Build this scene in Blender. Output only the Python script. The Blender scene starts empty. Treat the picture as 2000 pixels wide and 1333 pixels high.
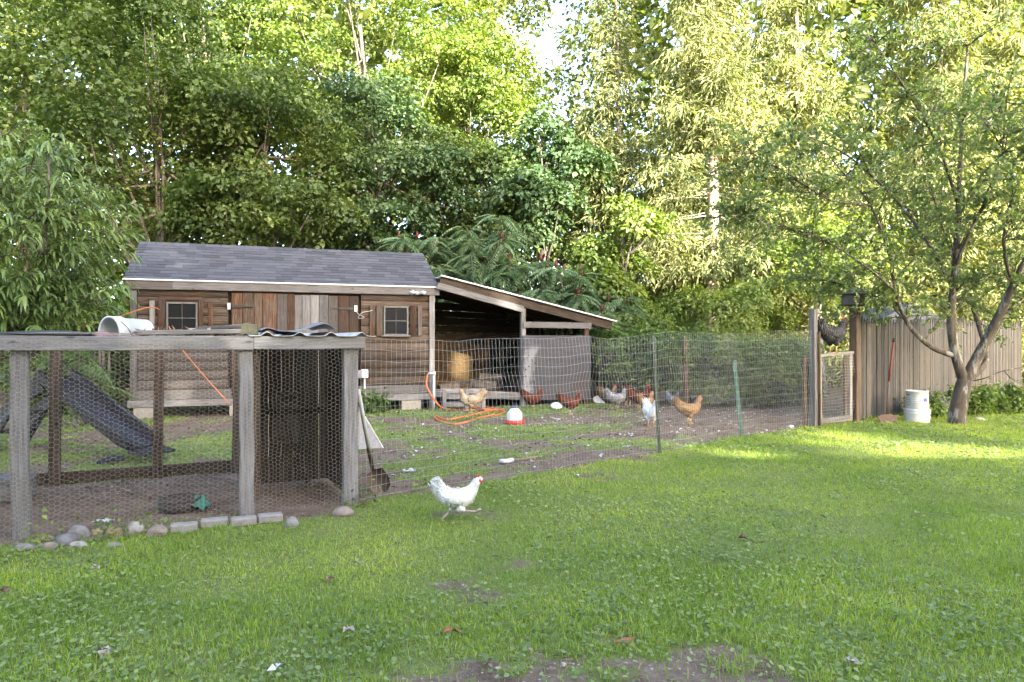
import bpy, math, random
import numpy as np
from mathutils import Vector, Matrix, noise as mnoise

# ------------------------------------------------------------------ camera, sky, sun, exposure
sc = bpy.context.scene
CAM_H, F = 1.4, 1333.0                      # eye height in metres, focal length in 2000-px units
cd = bpy.data.cameras.new('camera'); cam = bpy.data.objects.new('camera', cd)
sc.collection.objects.link(cam); sc.camera = cam
cam.location = (0, 0, CAM_H); cam.rotation_euler = (math.radians(90), 0, 0)
cd.sensor_width = 36; cd.lens = 36 * F / 2000; cd.clip_start = 0.05; cd.clip_end = 600

SUN_EL, SUN_AZ = math.radians(20), math.radians(153)      # azimuth clockwise from +Y
world = bpy.data.worlds.new('World'); sc.world = world; world.use_nodes = True
wn = world.node_tree
bg = wn.nodes['Background']; sky = wn.nodes.new('ShaderNodeTexSky')
sky.sky_type = 'NISHITA'; sky.sun_disc = False; sky.sun_elevation = SUN_EL; sky.sun_rotation = SUN_AZ
sky.air_density = 0.9; sky.dust_density = 3.2; sky.ozone_density = 0.5
bg.inputs['Strength'].default_value = 0.15
wn.links.new(sky.outputs['Color'], bg.inputs['Color'])
sl = bpy.data.lights.new('sun', 'SUN'); sun = bpy.data.objects.new('sun', sl); sc.collection.objects.link(sun)
sl.energy = 4.4; sl.angle = math.radians(0.5); sl.color = (1.0, 0.93, 0.79)
sdir = Vector((math.sin(SUN_AZ) * math.cos(SUN_EL), math.cos(SUN_AZ) * math.cos(SUN_EL), math.sin(SUN_EL)))
sun.rotation_euler = sdir.to_track_quat('Z', 'Y').to_euler(); sun.location = sdir * 60
sc.view_settings.view_transform = 'Standard'; sc.view_settings.look = 'None'
sc.view_settings.gamma = 1.0; sc.view_settings.use_curve_mapping = False
sc.view_settings.exposure = 3.35
sc.cycles.max_bounces = 8; sc.cycles.diffuse_bounces = 4; sc.cycles.transmission_bounces = 6
sc.cycles.transparent_max_bounces = 8; sc.cycles.use_denoising = True
sc.cycles.sample_clamp_indirect = 6.0

# ------------------------------------------------------------------ helpers
C = sc.collection
RNG = np.random.default_rng(11); random.seed(11)
WM = {}
Z = Vector((0, 0, 1))

def gp(x, y):
    """photo pixel on flat ground -> (X, Y)"""
    d = CAM_H * F / (y - 666.0)
    return Vector(((x - 1000) / F * d, d, 0))
def at(x, y, d):
    return Vector(((x - 1000) / F * d, d, CAM_H + (666 - y) / F * d))

def place(o, M, parent=None):
    o.matrix_basis = M; WM[o] = M
    if parent is not None:
        o.parent = parent; o.matrix_parent_inverse = WM[parent].inverted()
def T(*v): return Matrix.Translation(Vector(v))

def tag(o, label=None, cat=None, group=None, kind=None):
    if label: o['label'] = label
    if cat: o['category'] = cat
    if group: o['group'] = group
    if kind: o['kind'] = kind
    return o
def thing(name, label, cat, loc=(0, 0, 0), group=None, rotz=0):
    o = bpy.data.objects.new(name, None); C.objects.link(o); o.empty_display_size = 0.2
    place(o, T(*loc) @ Matrix.Rotation(rotz, 4, 'Z'))
    return tag(o, label, cat, group)

def mesh_np(name, V, polys, mat=None, smooth=False):
    """V (n,3); polys list of arrays (m,k)"""
    me = bpy.data.meshes.new(name)
    V = np.asarray(V, np.float32).reshape(-1, 3)
    if not isinstance(polys, (list, tuple)): polys = [polys]
    polys = [np.asarray(p, np.int32) for p in polys if len(p)]
    me.vertices.add(len(V)); me.vertices.foreach_set('co', V.ravel())
    tot = np.concatenate([np.full(len(p), p.shape[1], np.int32) for p in polys])
    loops = np.concatenate([p.ravel() for p in polys])
    me.loops.add(len(loops)); me.loops.foreach_set('vertex_index', loops)
    me.polygons.add(len(tot))
    start = np.concatenate([[0], np.cumsum(tot)[:-1]]).astype(np.int32)
    me.polygons.foreach_set('loop_start', start)
    if smooth: me.polygons.foreach_set('use_smooth', np.ones(len(tot), bool))
    if mat: me.materials.append(mat)
    me.update(calc_edges=True); me.validate()
    return me
class MB:
    def __init__(s): s.v = []; s.f = []
    def add(s, vs, fs):
        b = len(s.v); s.v += [tuple(v) for v in vs]; s.f += [tuple(b + i for i in f) for f in fs]; return s
    def box(s, c, d, M=None):
        vs = [Vector((x * d[0] / 2, y * d[1] / 2, z * d[2] / 2)) for x in (-1, 1) for y in (-1, 1) for z in (-1, 1)]
        if M is not None: vs = [M @ v for v in vs]
        c = Vector(c); vs = [v + c for v in vs]
        return s.add(vs, [(0, 1, 3, 2), (4, 6, 7, 5), (0, 4, 5, 1), (2, 3, 7, 6), (0, 2, 6, 4), (1, 5, 7, 3)])
    def tube(s, path, rad, n=8, cap=True, flat=1.0):
        path = [Vector(p) for p in path]; k = len(path)
        if not hasattr(rad, '__len__'): rad = [rad] * k
        up = None; rings = []
        for i, p in enumerate(path):
            t = (path[min(i + 1, k - 1)] - path[max(i - 1, 0)])
            t = t.normalized() if t.length > 1e-9 else Z.copy()
            if up is None: up = t.orthogonal().normalized()
            up = (up - t * up.dot(t)); up = up.normalized() if up.length > 1e-6 else t.orthogonal().normalized()
            w = t.cross(up)
            rings.append([p + (up * math.cos(a) + w * math.sin(a) * flat) * rad[i] for a in [2 * math.pi * j / n for j in range(n)]])
        fs = [(i * n + j, i * n + (j + 1) % n, (i + 1) * n + (j + 1) % n, (i + 1) * n + j) for i in range(k - 1) for j in range(n)]
        if cap: fs += [tuple(range(n))[::-1], tuple((k - 1) * n + j for j in range(n))]
        return s.add([v for r in rings for v in r], fs)
    def lathe(s, prof, n=24, M=None, cap=False):
        vs = [Vector((r * math.cos(2 * math.pi * j / n), r * math.sin(2 * math.pi * j / n), z)) for r, z in prof for j in range(n)]
        if M is not None: vs = [M @ v for v in vs]
        fs = [(i * n + j, i * n + (j + 1) % n, (i + 1) * n + (j + 1) % n, (i + 1) * n + j) for i in range(len(prof) - 1) for j in range(n)]
        if cap: fs += [tuple(range(n))[::-1], tuple((len(prof) - 1) * n + j for j in range(n))]
        return s.add(vs, fs)
    def prism(s, pts, ext):
        k = len(pts); pts = [Vector(p) for p in pts]; ext = Vector(ext)
        return s.add(pts + [p + ext for p in pts], [tuple(range(k))[::-1], tuple(range(k, 2 * k))] + [(i, (i + 1) % k, k + (i + 1) % k, k + i) for i in range(k)])
    def mesh(s, name, mat=None, smooth=False):
        me = bpy.data.meshes.new(name); me.from_pydata(s.v, [], s.f)
        if smooth: me.polygons.foreach_set('use_smooth', [True] * len(me.polygons))
        if mat: me.materials.append(mat)
        me.update(); return me
    def build(s, name, mat, parent=None, M=None, smooth=False):
        return put(name, s.mesh(name, mat, smooth), parent, M)
def put(name, me, parent=None, M=None):
    o = bpy.data.objects.new(name, me); C.objects.link(o)
    place(o, M if M is not None else Matrix.Identity(4), parent)
    return o
def bevel_mesh(me, w):
    import bmesh
    bm = bmesh.new(); bm.from_mesh(me)
    bmesh.ops.bevel(bm, geom=bm.edges[:] , offset=w, segments=1, affect='EDGES', profile=0.5)
    bm.to_mesh(me); bm.free(); return me

def frame(a, b, up):
    a, b, up = Vector(a), Vector(b), Vector(up)
    ex = (b - a).normalized(); ey = up.cross(ex)
    ey = ey.normalized() if ey.length > 1e-6 else ex.orthogonal().normalized()
    ez = ex.cross(ey)
    M = Matrix((ex, ey, ez)).transposed().to_4x4(); M.translation = a
    return M, (b - a).length
def beam_mesh(L, w, h, mat, ch=0.004, segs=1, jit=0.0, seed=0, prof=None):
    r = random.Random(seed)
    if prof is None:
        a, b = w / 2, h / 2
        prof = [(-a + ch, -b), (a - ch, -b), (a, -b + ch), (a, b - ch), (a - ch, b), (-a + ch, b), (-a, b - ch), (-a, -b + ch)]
    n = len(prof); vs = []
    for i in range(segs + 1):
        oy, oz = (r.uniform(-jit, jit), r.uniform(-jit, jit)) if segs > 1 else (0, 0)
        for (y, z) in prof:
            vs.append((L * i / segs, y + oy + r.uniform(-jit, jit) * .4, z + oz + r.uniform(-jit, jit) * .4))
    fs = [(i * n + j, i * n + (j + 1) % n, (i + 1) * n + (j + 1) % n, (i + 1) * n + j) for i in range(segs) for j in range(n)]
    fs += [tuple(range(n))[::-1], tuple(segs * n + j for j in range(n))]
    me = bpy.data.meshes.new('beam'); me.from_pydata(vs, [], fs); me.materials.append(mat); me.update(); return me
_seed = [0]
def beam(name, parent, a, b, w, h, mat, up=Z, ch=0.004, segs=1, jit=0.0, prof=None):
    M, L = frame(a, b, up); _seed[0] += 1
    return put(name, beam_mesh(L, w, h, mat, min(ch, w / 4, h / 4), segs, jit, _seed[0], prof), parent, M)

# ------------------------------------------------------------------ materials
def new_mat(name):
    m = bpy.data.materials.new(name); m.use_nodes = True
    nt = m.node_tree; return m, nt, nt.nodes['Principled BSDF']
def N(nt, t, **kw):
    n = nt.nodes.new(t)
    for k, v in kw.items():
        if k.startswith('i_'):
            key = k[2:]; n.inputs[int(key) if key.isdigit() else key.replace('_', ' ')].default_value = v
        else: setattr(n, k, v)
    return n
def ramp(nt, fac, stops):
    r = nt.nodes.new('ShaderNodeValToRGB'); e = r.color_ramp.elements
    while len(e) < len(stops): e.new(0.5)
    for el, (p, c) in zip(e, stops): el.position = p; el.color = (*c, 1)
    nt.links.new(fac, r.inputs['Fac']); return r.outputs['Color']
def mixc(nt, fac, a, b, mode='MIX'):
    m = N(nt, 'ShaderNodeMix', data_type='RGBA', blend_type=mode)
    for s, i in ((fac, 0), (a, 6), (b, 7)):
        if isinstance(s, (int, float)): m.inputs[i].default_value = s
        elif isinstance(s, tuple): m.inputs[i].default_value = (*s, 1)
        else: nt.links.new(s, m.inputs[i])
    return m.outputs[2]
def mth(nt, op, a, b=0.0):
    m = N(nt, 'ShaderNodeMath', operation=op)
    for s, i in ((a, 0), (b, 1)):
        if isinstance(s, (int, float)): m.inputs[i].default_value = s
        else: nt.links.new(s, m.inputs[i])
    return m.outputs[0]
def coords(nt, scale=(1, 1, 1), rnd=0.0):
    tc = N(nt, 'ShaderNodeTexCoord'); mp = N(nt, 'ShaderNodeMapping'); mp.inputs['Scale'].default_value = scale
    nt.links.new(tc.outputs['Object'], mp.inputs['Vector'])
    if rnd:
        oi = N(nt, 'ShaderNodeObjectInfo'); v = mth(nt, 'MULTIPLY', oi.outputs['Random'], rnd)
        nt.links.new(v, mp.inputs['Location'])
        return mp.outputs['Vector'], oi.outputs['Random']
    return mp.outputs['Vector'], None
def tex_noise(nt, vec, scale, detail=4, rough=0.6, dist=0.0):
    n = N(nt, 'ShaderNodeTexNoise'); n.inputs['Scale'].default_value = scale; n.inputs['Detail'].default_value = detail
    n.inputs['Roughness'].default_value = rough; n.inputs['Distortion'].default_value = dist
    nt.links.new(vec, n.inputs['Vector']); return n.outputs['Fac']
def bump(nt, bsdf, h, strength=0.4, dist=0.01):
    b = N(nt, 'ShaderNodeBump'); b.inputs['Strength'].default_value = strength; b.inputs['Distance'].default_value = dist
    nt.links.new(h, b.inputs['Height']); nt.links.new(b.outputs['Normal'], bsdf.inputs['Normal'])

def wood(name, dark, mid, light, stain=None, stain_amt=0.5, var=0.35, rough=0.85, sat=0.8):
    """grain runs along local X"""
    m, nt, p = new_mat(name)
    v, rnd = coords(nt, (1, 1, 1), 37.0)
    mp = N(nt, 'ShaderNodeMapping'); mp.inputs['Scale'].default_value = (1.2, 22, 22); nt.links.new(v, mp.inputs['Vector'])
    g = tex_noise(nt, mp.outputs['Vector'], 2.2, 6, 0.7, 0.6)
    mp2 = N(nt, 'ShaderNodeMapping'); mp2.inputs['Scale'].default_value = (2.5, 90, 90); nt.links.new(v, mp2.inputs['Vector'])
    fine = tex_noise(nt, mp2.outputs['Vector'], 2.0, 3, 0.6)
    big = tex_noise(nt, v, 1.6, 3, 0.6)
    c = ramp(nt, g, [(0.28, dark), (0.5, mid), (0.72, light)])
    if stain: c = mixc(nt, mth(nt, 'MULTIPLY', ramp_f(nt, big, 0.42, 0.62), stain_amt), c, stain)
    c = mixc(nt, mth(nt, 'MULTIPLY', ramp_f(nt, fine, 0.52, 0.70), 0.55), c, tuple(x * 0.45 for x in dark))
    mp3 = N(nt, 'ShaderNodeMapping'); mp3.inputs['Scale'].default_value = (1.0, 2.6, 2.6); nt.links.new(v, mp3.inputs['Vector'])
    kv = N(nt, 'ShaderNodeTexVoronoi'); kv.inputs['Scale'].default_value = 3.2; nt.links.new(mp3.outputs['Vector'], kv.inputs['Vector'])
    c = mixc(nt, mth(nt, 'MULTIPLY', ramp_f(nt, mth(nt, 'MULTIPLY', kv.outputs['Distance'], -1.0), -.13, -.05), .75), c, tuple(x * 0.4 for x in dark))
    hsv = N(nt, 'ShaderNodeHueSaturation'); nt.links.new(c, hsv.inputs['Color']); hsv.inputs['Saturation'].default_value = sat
    nt.links.new(mth(nt, 'ADD', mth(nt, 'MULTIPLY', rnd, var * 2), 1 - var), hsv.inputs['Value'])
    nt.links.new(hsv.outputs['Color'], p.inputs['Base Color'])
    p.inputs['Roughness'].default_value = rough; p.inputs['Specular IOR Level'].default_value = 0.25
    bump(nt, p, mth(nt, 'ADD', g, fine), 0.5, 0.006)
    return m
def ramp_f(nt, f, a, b):
    mr = N(nt, 'ShaderNodeMapRange'); mr.inputs['From Min'].default_value = a; mr.inputs['From Max'].default_value = b
    nt.links.new(f, mr.inputs['Value']); return mr.outputs['Result']

def simple(name, col, rough=0.6, metal=0.0, nscale=8.0, var=0.25, dirt=None, bumpy=0.0, spec=0.4):
    m, nt, p = new_mat(name)
    v, rnd = coords(nt, (1, 1, 1), 23.0)
    n = tex_noise(nt, v, nscale, 5, 0.65)
    c = ramp(nt, n, [(0.3, tuple(x * (1 - var) for x in col)), (0.7, tuple(min(1, x * (1 + var)) for x in col))])
    if dirt:
        n2 = tex_noise(nt, v, nscale * 0.6, 6, 0.75)
        c = mixc(nt, mth(nt, 'MULTIPLY', ramp_f(nt, n2, 0.5, 0.72), 0.7), c, dirt)
    nt.links.new(c, p.inputs['Base Color'])
    p.inputs['Roughness'].default_value = rough; p.inputs['Metallic'].default_value = metal
    p.inputs['Specular IOR Level'].default_value = spec
    if bumpy: bump(nt, p, n, bumpy, 0.01)
    return m

def leaf_mat(name, cols, trans=0.35, rough=0.45, spec=0.35, clump=0.6, tcol=None, cvar=1.3, sat=0.92):
    """leaf colour varies per leaf (island) and in soft clumps"""
    m, nt, p = new_mat(name)
    g = N(nt, 'ShaderNodeNewGeometry')
    k = len(cols)
    c = ramp(nt, g.outputs['Random Per Island'], [(i / max(1, k - 1), cols[i]) for i in range(k)])
    v, rnd = coords(nt, (1, 1, 1), 11.0)
    n = tex_noise(nt, v, clump, 2, 0.5)
    hsv = N(nt, 'ShaderNodeHueSaturation'); nt.links.new(c, hsv.inputs['Color'])
    nt.links.new(mth(nt, 'ADD', mth(nt, 'MULTIPLY', n, cvar), 1.0 - cvar / 2), hsv.inputs['Value']); hsv.inputs['Saturation'].default_value = sat
    nt.links.new(mth(nt, 'ADD', mth(nt, 'MULTIPLY', n, -0.09), 0.54), hsv.inputs['Hue'])
    nt.links.new(hsv.outputs['Color'], p.inputs['Base Color'])
    p.inputs['Roughness'].default_value = rough; p.inputs['Specular IOR Level'].default_value = spec
    tr = N(nt, 'ShaderNodeBsdfTranslucent')
    tc = mixc(nt, 1.0, hsv.outputs['Color'], tcol or (1.5, 1.6, 0.5), 'MULTIPLY')
    nt.links.new(tc, tr.inputs['Color'])
    ms = N(nt, 'ShaderNodeMixShader'); ms.inputs['Fac'].default_value = trans
    nt.links.new(p.outputs['BSDF'], ms.inputs[1]); nt.links.new(tr.outputs['BSDF'], ms.inputs[2])
    nt.links.new(ms.outputs['Shader'], nt.nodes['Material Output'].inputs['Surface'])
    return m

def bark(name, dark, light, scale=9.0, lichen=None):
    m, nt, p = new_mat(name)
    v, rnd = coords(nt, (1, 1, 0.3), 0)
    n = tex_noise(nt, v, scale, 6, 0.7, 0.5)
    c = ramp(nt, n, [(0.35, dark), (0.65, light)])
    if lichen:
        n2 = tex_noise(nt, v, scale * 0.8, 4, 0.7); c = mixc(nt, ramp_f(nt, n2, 0.54, 0.62), c, lichen)
    nt.links.new(c, p.inputs['Base Color']); p.inputs['Roughness'].default_value = 0.9
    bump(nt, p, n, 0.7, 0.02); return m

M = {}
M['grey_wood'] = wood('grey_weathered_wood', (0.072, 0.064, 0.060), (0.149, 0.138, 0.138), (0.231, 0.220, 0.226), (0.111, 0.088, 0.065), 0.35)
M['pale_wood'] = wood('pale_weathered_wood', (0.112, 0.103, 0.097), (0.190, 0.178, 0.175), (0.267, 0.256, 0.256), (0.144, 0.122, 0.101), 0.3, 0.2)
M['brown_wood'] = wood('brown_board', (0.018, 0.010, 0.005), (0.065, 0.035, 0.021), (0.157, 0.098, 0.061), (0.078, 0.071, 0.068), 0.45, 0.50, 0.85, 1.05)
M['log_siding'] = wood('log_siding', (0.018, 0.010, 0.007), (0.063, 0.041, 0.027), (0.161, 0.116, 0.077), (0.065, 0.058, 0.054), 0.6, 0.34, 0.85, 1.00)
M['old_siding'] = wood('old_siding', (0.048, 0.037, 0.032), (0.092, 0.077, 0.071), (0.137, 0.119, 0.112), (0.066, 0.044, 0.031), 0.5, 0.2)
M['dark_wood'] = wood('dark_stained_wood', (0.015, 0.009, 0.006), (0.035, 0.023, 0.015), (0.063, 0.042, 0.029), None, 0, 0.3)
M['post_brown'] = wood('brown_post', (0.034, 0.019, 0.011), (0.074, 0.045, 0.026), (0.130, 0.082, 0.051), None, 0, 0.25)
M['picket'] = wood('picket_wood', (0.029, 0.027, 0.025), (0.069, 0.064, 0.059), (0.120, 0.112, 0.106), (0.092, 0.066, 0.045), 0.5, 0.32, 0.85, 0.55)
M['plywood'] = wood('plywood', (0.048, 0.032, 0.017), (0.106, 0.074, 0.041), (0.163, 0.120, 0.072), (0.048, 0.038, 0.029), 0.4, 0.12, 0.85, 1.25)
M['white_trim'] = simple('white_drip_edge', (0.5, 0.5, 0.5), 0.5, 0, 6, 0.08)
M['galv'] = simple('galvanised_wire', (0.30, 0.30, 0.295), 0.5, 0.15, 30, 0.15)
M['hexwire'] = simple('netting_wire', (0.30, 0.26, 0.215), 0.55, 0.1, 20, 0.3, (0.25, 0.15, 0.09))
M['tin'] = simple('galvanised_sheet', (0.50, 0.50, 0.50), 0.5, 0.3, 5, 0.2, (0.20, 0.14, 0.09))
M['iron'] = simple('black_iron', (0.035, 0.034, 0.035), 0.6, 0.3, 20, 0.3)
M['rubber'] = simple('grey_rubber_sheet', (0.16, 0.165, 0.185), 0.6, 0, 9, 0.3, (0.28, 0.27, 0.26), 0.3)
M['tarp'] = simple('black_tarp', (0.022, 0.022, 0.025), 0.55, 0, 5, 0.4, (0.09, 0.085, 0.08), 0.3)
M['slide'] = simple('black_plastic', (0.010, 0.010, 0.015), 0.45, 0, 5, 0.3, (0.024, 0.024, 0.03), 0.05)
M['bucket'] = simple('white_bucket_plastic', (0.46, 0.46, 0.455), 0.4, 0, 5, 0.09, (0.50, 0.48, 0.42))
M['red_plastic'] = simple('red_plastic', (0.42, 0.045, 0.035), 0.4, 0, 9, 0.2)
M['maroon'] = simple('maroon_plastic', (0.20, 0.055, 0.07), 0.35, 0, 9, 0.25, (0.45, 0.35, 0.36))
M['blue_label'] = simple('blue_label', (0.015, 0.045, 0.19), 0.5, 0, 9, 0.1)
M['grey_print'] = simple('grey_print', (0.20, 0.23, 0.27), 0.5, 0, 30, 0.2)
M['dark_print'] = simple('dark_print', (0.04, 0.045, 0.055), 0.5, 0, 30, 0.2)
M['hose'] = simple('orange_hose', (0.46, 0.12, 0.04), 0.45, 0, 8, 0.15, (0.36, 0.13, 0.06))
M['orange_cord'] = simple('orange_cord', (0.50, 0.15, 0.05), 0.5, 0, 8, 0.2)
M['pvc'] = simple('white_pvc', (0.52, 0.53, 0.54), 0.35, 0, 6, 0.06)
M['grey_box'] = simple('grey_utility_box', (0.40, 0.41, 0.43), 0.4, 0, 8, 0.1)
M['steel'] = simple('rusty_steel', (0.10, 0.075, 0.06), 0.55, 0.5, 16, 0.4, (0.17, 0.08, 0.04))
M['white_paint'] = simple('worn_white_handle', (0.44, 0.43, 0.41), 0.6, 0, 20, 0.15, (0.33, 0.27, 0.2))
M['red_paint'] = simple('red_handle', (0.17, 0.04, 0.032), 0.5, 0, 14, 0.25)
M['tpost'] = simple('green_steel_post', (0.012, 0.058, 0.045), 0.6, 0.1, 12, 0.3)
M['tpost_dark'] = simple('dark_green_steel_post', (0.03, 0.045, 0.034), 0.55, 0.2, 12, 0.3)
M['rubber_bowl'] = simple('black_rubber_bowl', (0.05, 0.042, 0.038), 0.7, 0, 12, 0.3, (0.12, 0.08, 0.055))
M['green_cloth'] = simple('green_plastic_cloth', (0.05, 0.19, 0.14), 0.5, 0, 12, 0.3, (0.13, 0.16, 0.13))
M['scrap_white'] = simple('white_scrap', (0.46, 0.46, 0.48), 0.6, 0, 20, 0.12)
M['paver'] = simple('concrete_paver', (0.22, 0.2, 0.182), 0.9, 0, 22, 0.22, (0.24, 0.20, 0.15), 0.5)
M['block'] = simple('concrete_block', (0.27, 0.25, 0.22), 0.9, 0, 22, 0.2, (0.27, 0.22, 0.16), 0.5)
for k, c in dict(stone_grey=(0.185, 0.175, 0.16), stone_tan=(0.26, 0.19, 0.105), stone_pink=(0.19, 0.15, 0.125), stone_pale=(0.29, 0.265, 0.235), stone_slate=(0.125, 0.122, 0.122)).items():
    M[k] = simple(k, c, 0.9, 0, 14, 0.35, (0.085, 0.06, 0.042), 0.5)
M['glass'], _nt, _p = new_mat('dark_window_glass')
_p.inputs['Base Color'].default_value = (0.012, 0.012, 0.013, 1); _p.inputs['Roughness'].default_value = 0.12; _p.inputs['Specular IOR Level'].default_value = 0.4
M['window_frame'] = simple('grey_window_frame', (0.115, 0.112, 0.108), 0.7, 0, 12, 0.35)
def shingle_mat():
    m, nt, p = new_mat('asphalt_shingle')
    v, rnd = coords(nt, (1, 1, 1), 31.0)
    grit = tex_noise(nt, v, 140, 2, 0.5); big = tex_noise(nt, v, 1.1, 4, 0.6)
    g = N(nt, 'ShaderNodeNewGeometry'); tc = N(nt, 'ShaderNodeTexCoord')
    c = ramp(nt, rnd, [(0, (0.026, 0.027, 0.033)), (0.5, (0.043, 0.045, 0.055)), (0.85, (0.062, 0.064, 0.076)), (1, (0.054, 0.048, 0.055))])
    c = mixc(nt, mth(nt, 'MULTIPLY', ramp_f(nt, grit, 0.5, 0.7), 0.4), c, (0.11, 0.11, 0.122))
    nt.links.new(c, p.inputs['Base Color']); p.inputs['Roughness'].default_value = 0.9
    bump(nt, p, grit, 0.4, 0.003); return m
M['shingle'] = shingle_mat()
M['felt'] = simple('roof_felt', (0.03, 0.03, 0.033), 0.9)
M['bark'] = bark('grey_bark', (0.05, 0.04, 0.033), (0.16, 0.135, 0.115))
M['apple_bark'] = bark('apple_bark', (0.025, 0.02, 0.014), (0.075, 0.062, 0.048), 11, (0.17, 0.17, 0.155))
M['pale_bark'] = bark('pale_bark', (0.17, 0.135, 0.10), (0.40, 0.33, 0.26), 8)
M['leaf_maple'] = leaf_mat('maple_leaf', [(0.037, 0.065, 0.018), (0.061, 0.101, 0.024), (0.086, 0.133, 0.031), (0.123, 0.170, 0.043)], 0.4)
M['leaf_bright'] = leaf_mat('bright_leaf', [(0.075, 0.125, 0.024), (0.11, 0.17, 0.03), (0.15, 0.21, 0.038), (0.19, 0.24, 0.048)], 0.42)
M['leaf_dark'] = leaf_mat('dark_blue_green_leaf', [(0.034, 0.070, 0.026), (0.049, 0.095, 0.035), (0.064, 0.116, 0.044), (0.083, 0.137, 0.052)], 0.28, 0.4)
M['leaf_hemlock'] = leaf_mat('hemlock_needles', [(0.10, 0.125, 0.04), (0.15, 0.175, 0.06), (0.20, 0.22, 0.085), (0.25, 0.26, 0.11)], 0.28, 0.6, 0.2)
M['leaf_bush'] = leaf_mat('bush_leaf', [(0.045, 0.089, 0.018), (0.070, 0.129, 0.025), (0.098, 0.164, 0.030), (0.139, 0.204, 0.038)], 0.36)
M['leaf_peach'] = leaf_mat('peach_leaf', [(0.08, 0.135, 0.034), (0.115, 0.185, 0.044), (0.155, 0.225, 0.055), (0.20, 0.26, 0.065)], 0.3, 0.38, 0.45)
M['leaf_apple'] = leaf_mat('apple_leaf', [(0.075, 0.125, 0.042), (0.11, 0.17, 0.058), (0.15, 0.21, 0.075), (0.20, 0.25, 0.10)], 0.42, 0.45)
M['leaf_far'] = leaf_mat('far_wood_leaf', [(0.055, 0.081, 0.021), (0.085, 0.115, 0.029), (0.111, 0.140, 0.034), (0.145, 0.170, 0.043)], 0.4)
M['frond'] = leaf_mat('sumac_frond', [(0.072, 0.132, 0.064), (0.098, 0.166, 0.081), (0.128, 0.196, 0.098)], 0.28, 0.42, 0.4, 1.5)
M['frond_light'] = leaf_mat('light_frond', [(0.07, 0.14, 0.035), (0.095, 0.175, 0.04), (0.12, 0.2, 0.05)], 0.35, 0.45, 0.35, 1.5)
M['sumac_fruit'] = simple('sumac_fruit', (0.085, 0.017, 0.014), 0.8, 0, 40, 0.4, None, 0.5)
M['grass'] = leaf_mat('lawn_grass', [(0.144, 0.220, 0.033), (0.198, 0.295, 0.042), (0.248, 0.350, 0.061), (0.360, 0.390, 0.165)], 0.38, 0.5, 0.2, 0.8, None, 1.4, 1.04)
M['clover'] = leaf_mat('clover_leaf', [(0.088, 0.141, 0.038), (0.123, 0.185, 0.051), (0.158, 0.224, 0.068), (0.211, 0.273, 0.102)], 0.25, 0.55, 0.2, 1.2, None, 1.2, 0.9)
M['dry'] = leaf_mat('dry_leaf', [(0.10, 0.06, 0.035), (0.16, 0.105, 0.065), (0.24, 0.175, 0.12), (0.33, 0.28, 0.22)], 0.1, 0.8, 0.1, 2.0, (1, 1, 1))

# ------------------------------------------------------------------ ground
def vnoise(x, y, s, seed=0):
    """smooth value noise in 0..1, vectorised"""
    x = np.asarray(x, float) / s + seed * 17.3; y = np.asarray(y, float) / s - seed * 9.1
    xi = np.floor(x).astype(int); yi = np.floor(y).astype(int); fx = x - xi; fy = y - yi
    fx = fx * fx * (3 - 2 * fx); fy = fy * fy * (3 - 2 * fy)
    def h(a, b):
        n = (a * 374761393 + b * 668265263 + seed * 974711) & 0x7fffffff
        n = ((n ^ (n >> 13)) * 1274126177) & 0x7fffffff
        return ((n ^ (n >> 16)) & 0xffff) / 65535.0
    return (h(xi, yi) * (1 - fx) + h(xi + 1, yi) * fx) * (1 - fy) + (h(xi, yi + 1) * (1 - fx) + h(xi + 1, yi + 1) * fx) * fy
def fbm(x, y, s, seed=0):
    return (vnoise(x, y, s, seed) + 0.5 * vnoise(x, y, s / 2.1, seed + 1) + 0.25 * vnoise(x, y, s / 4.3, seed + 2)) / 1.75

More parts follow.
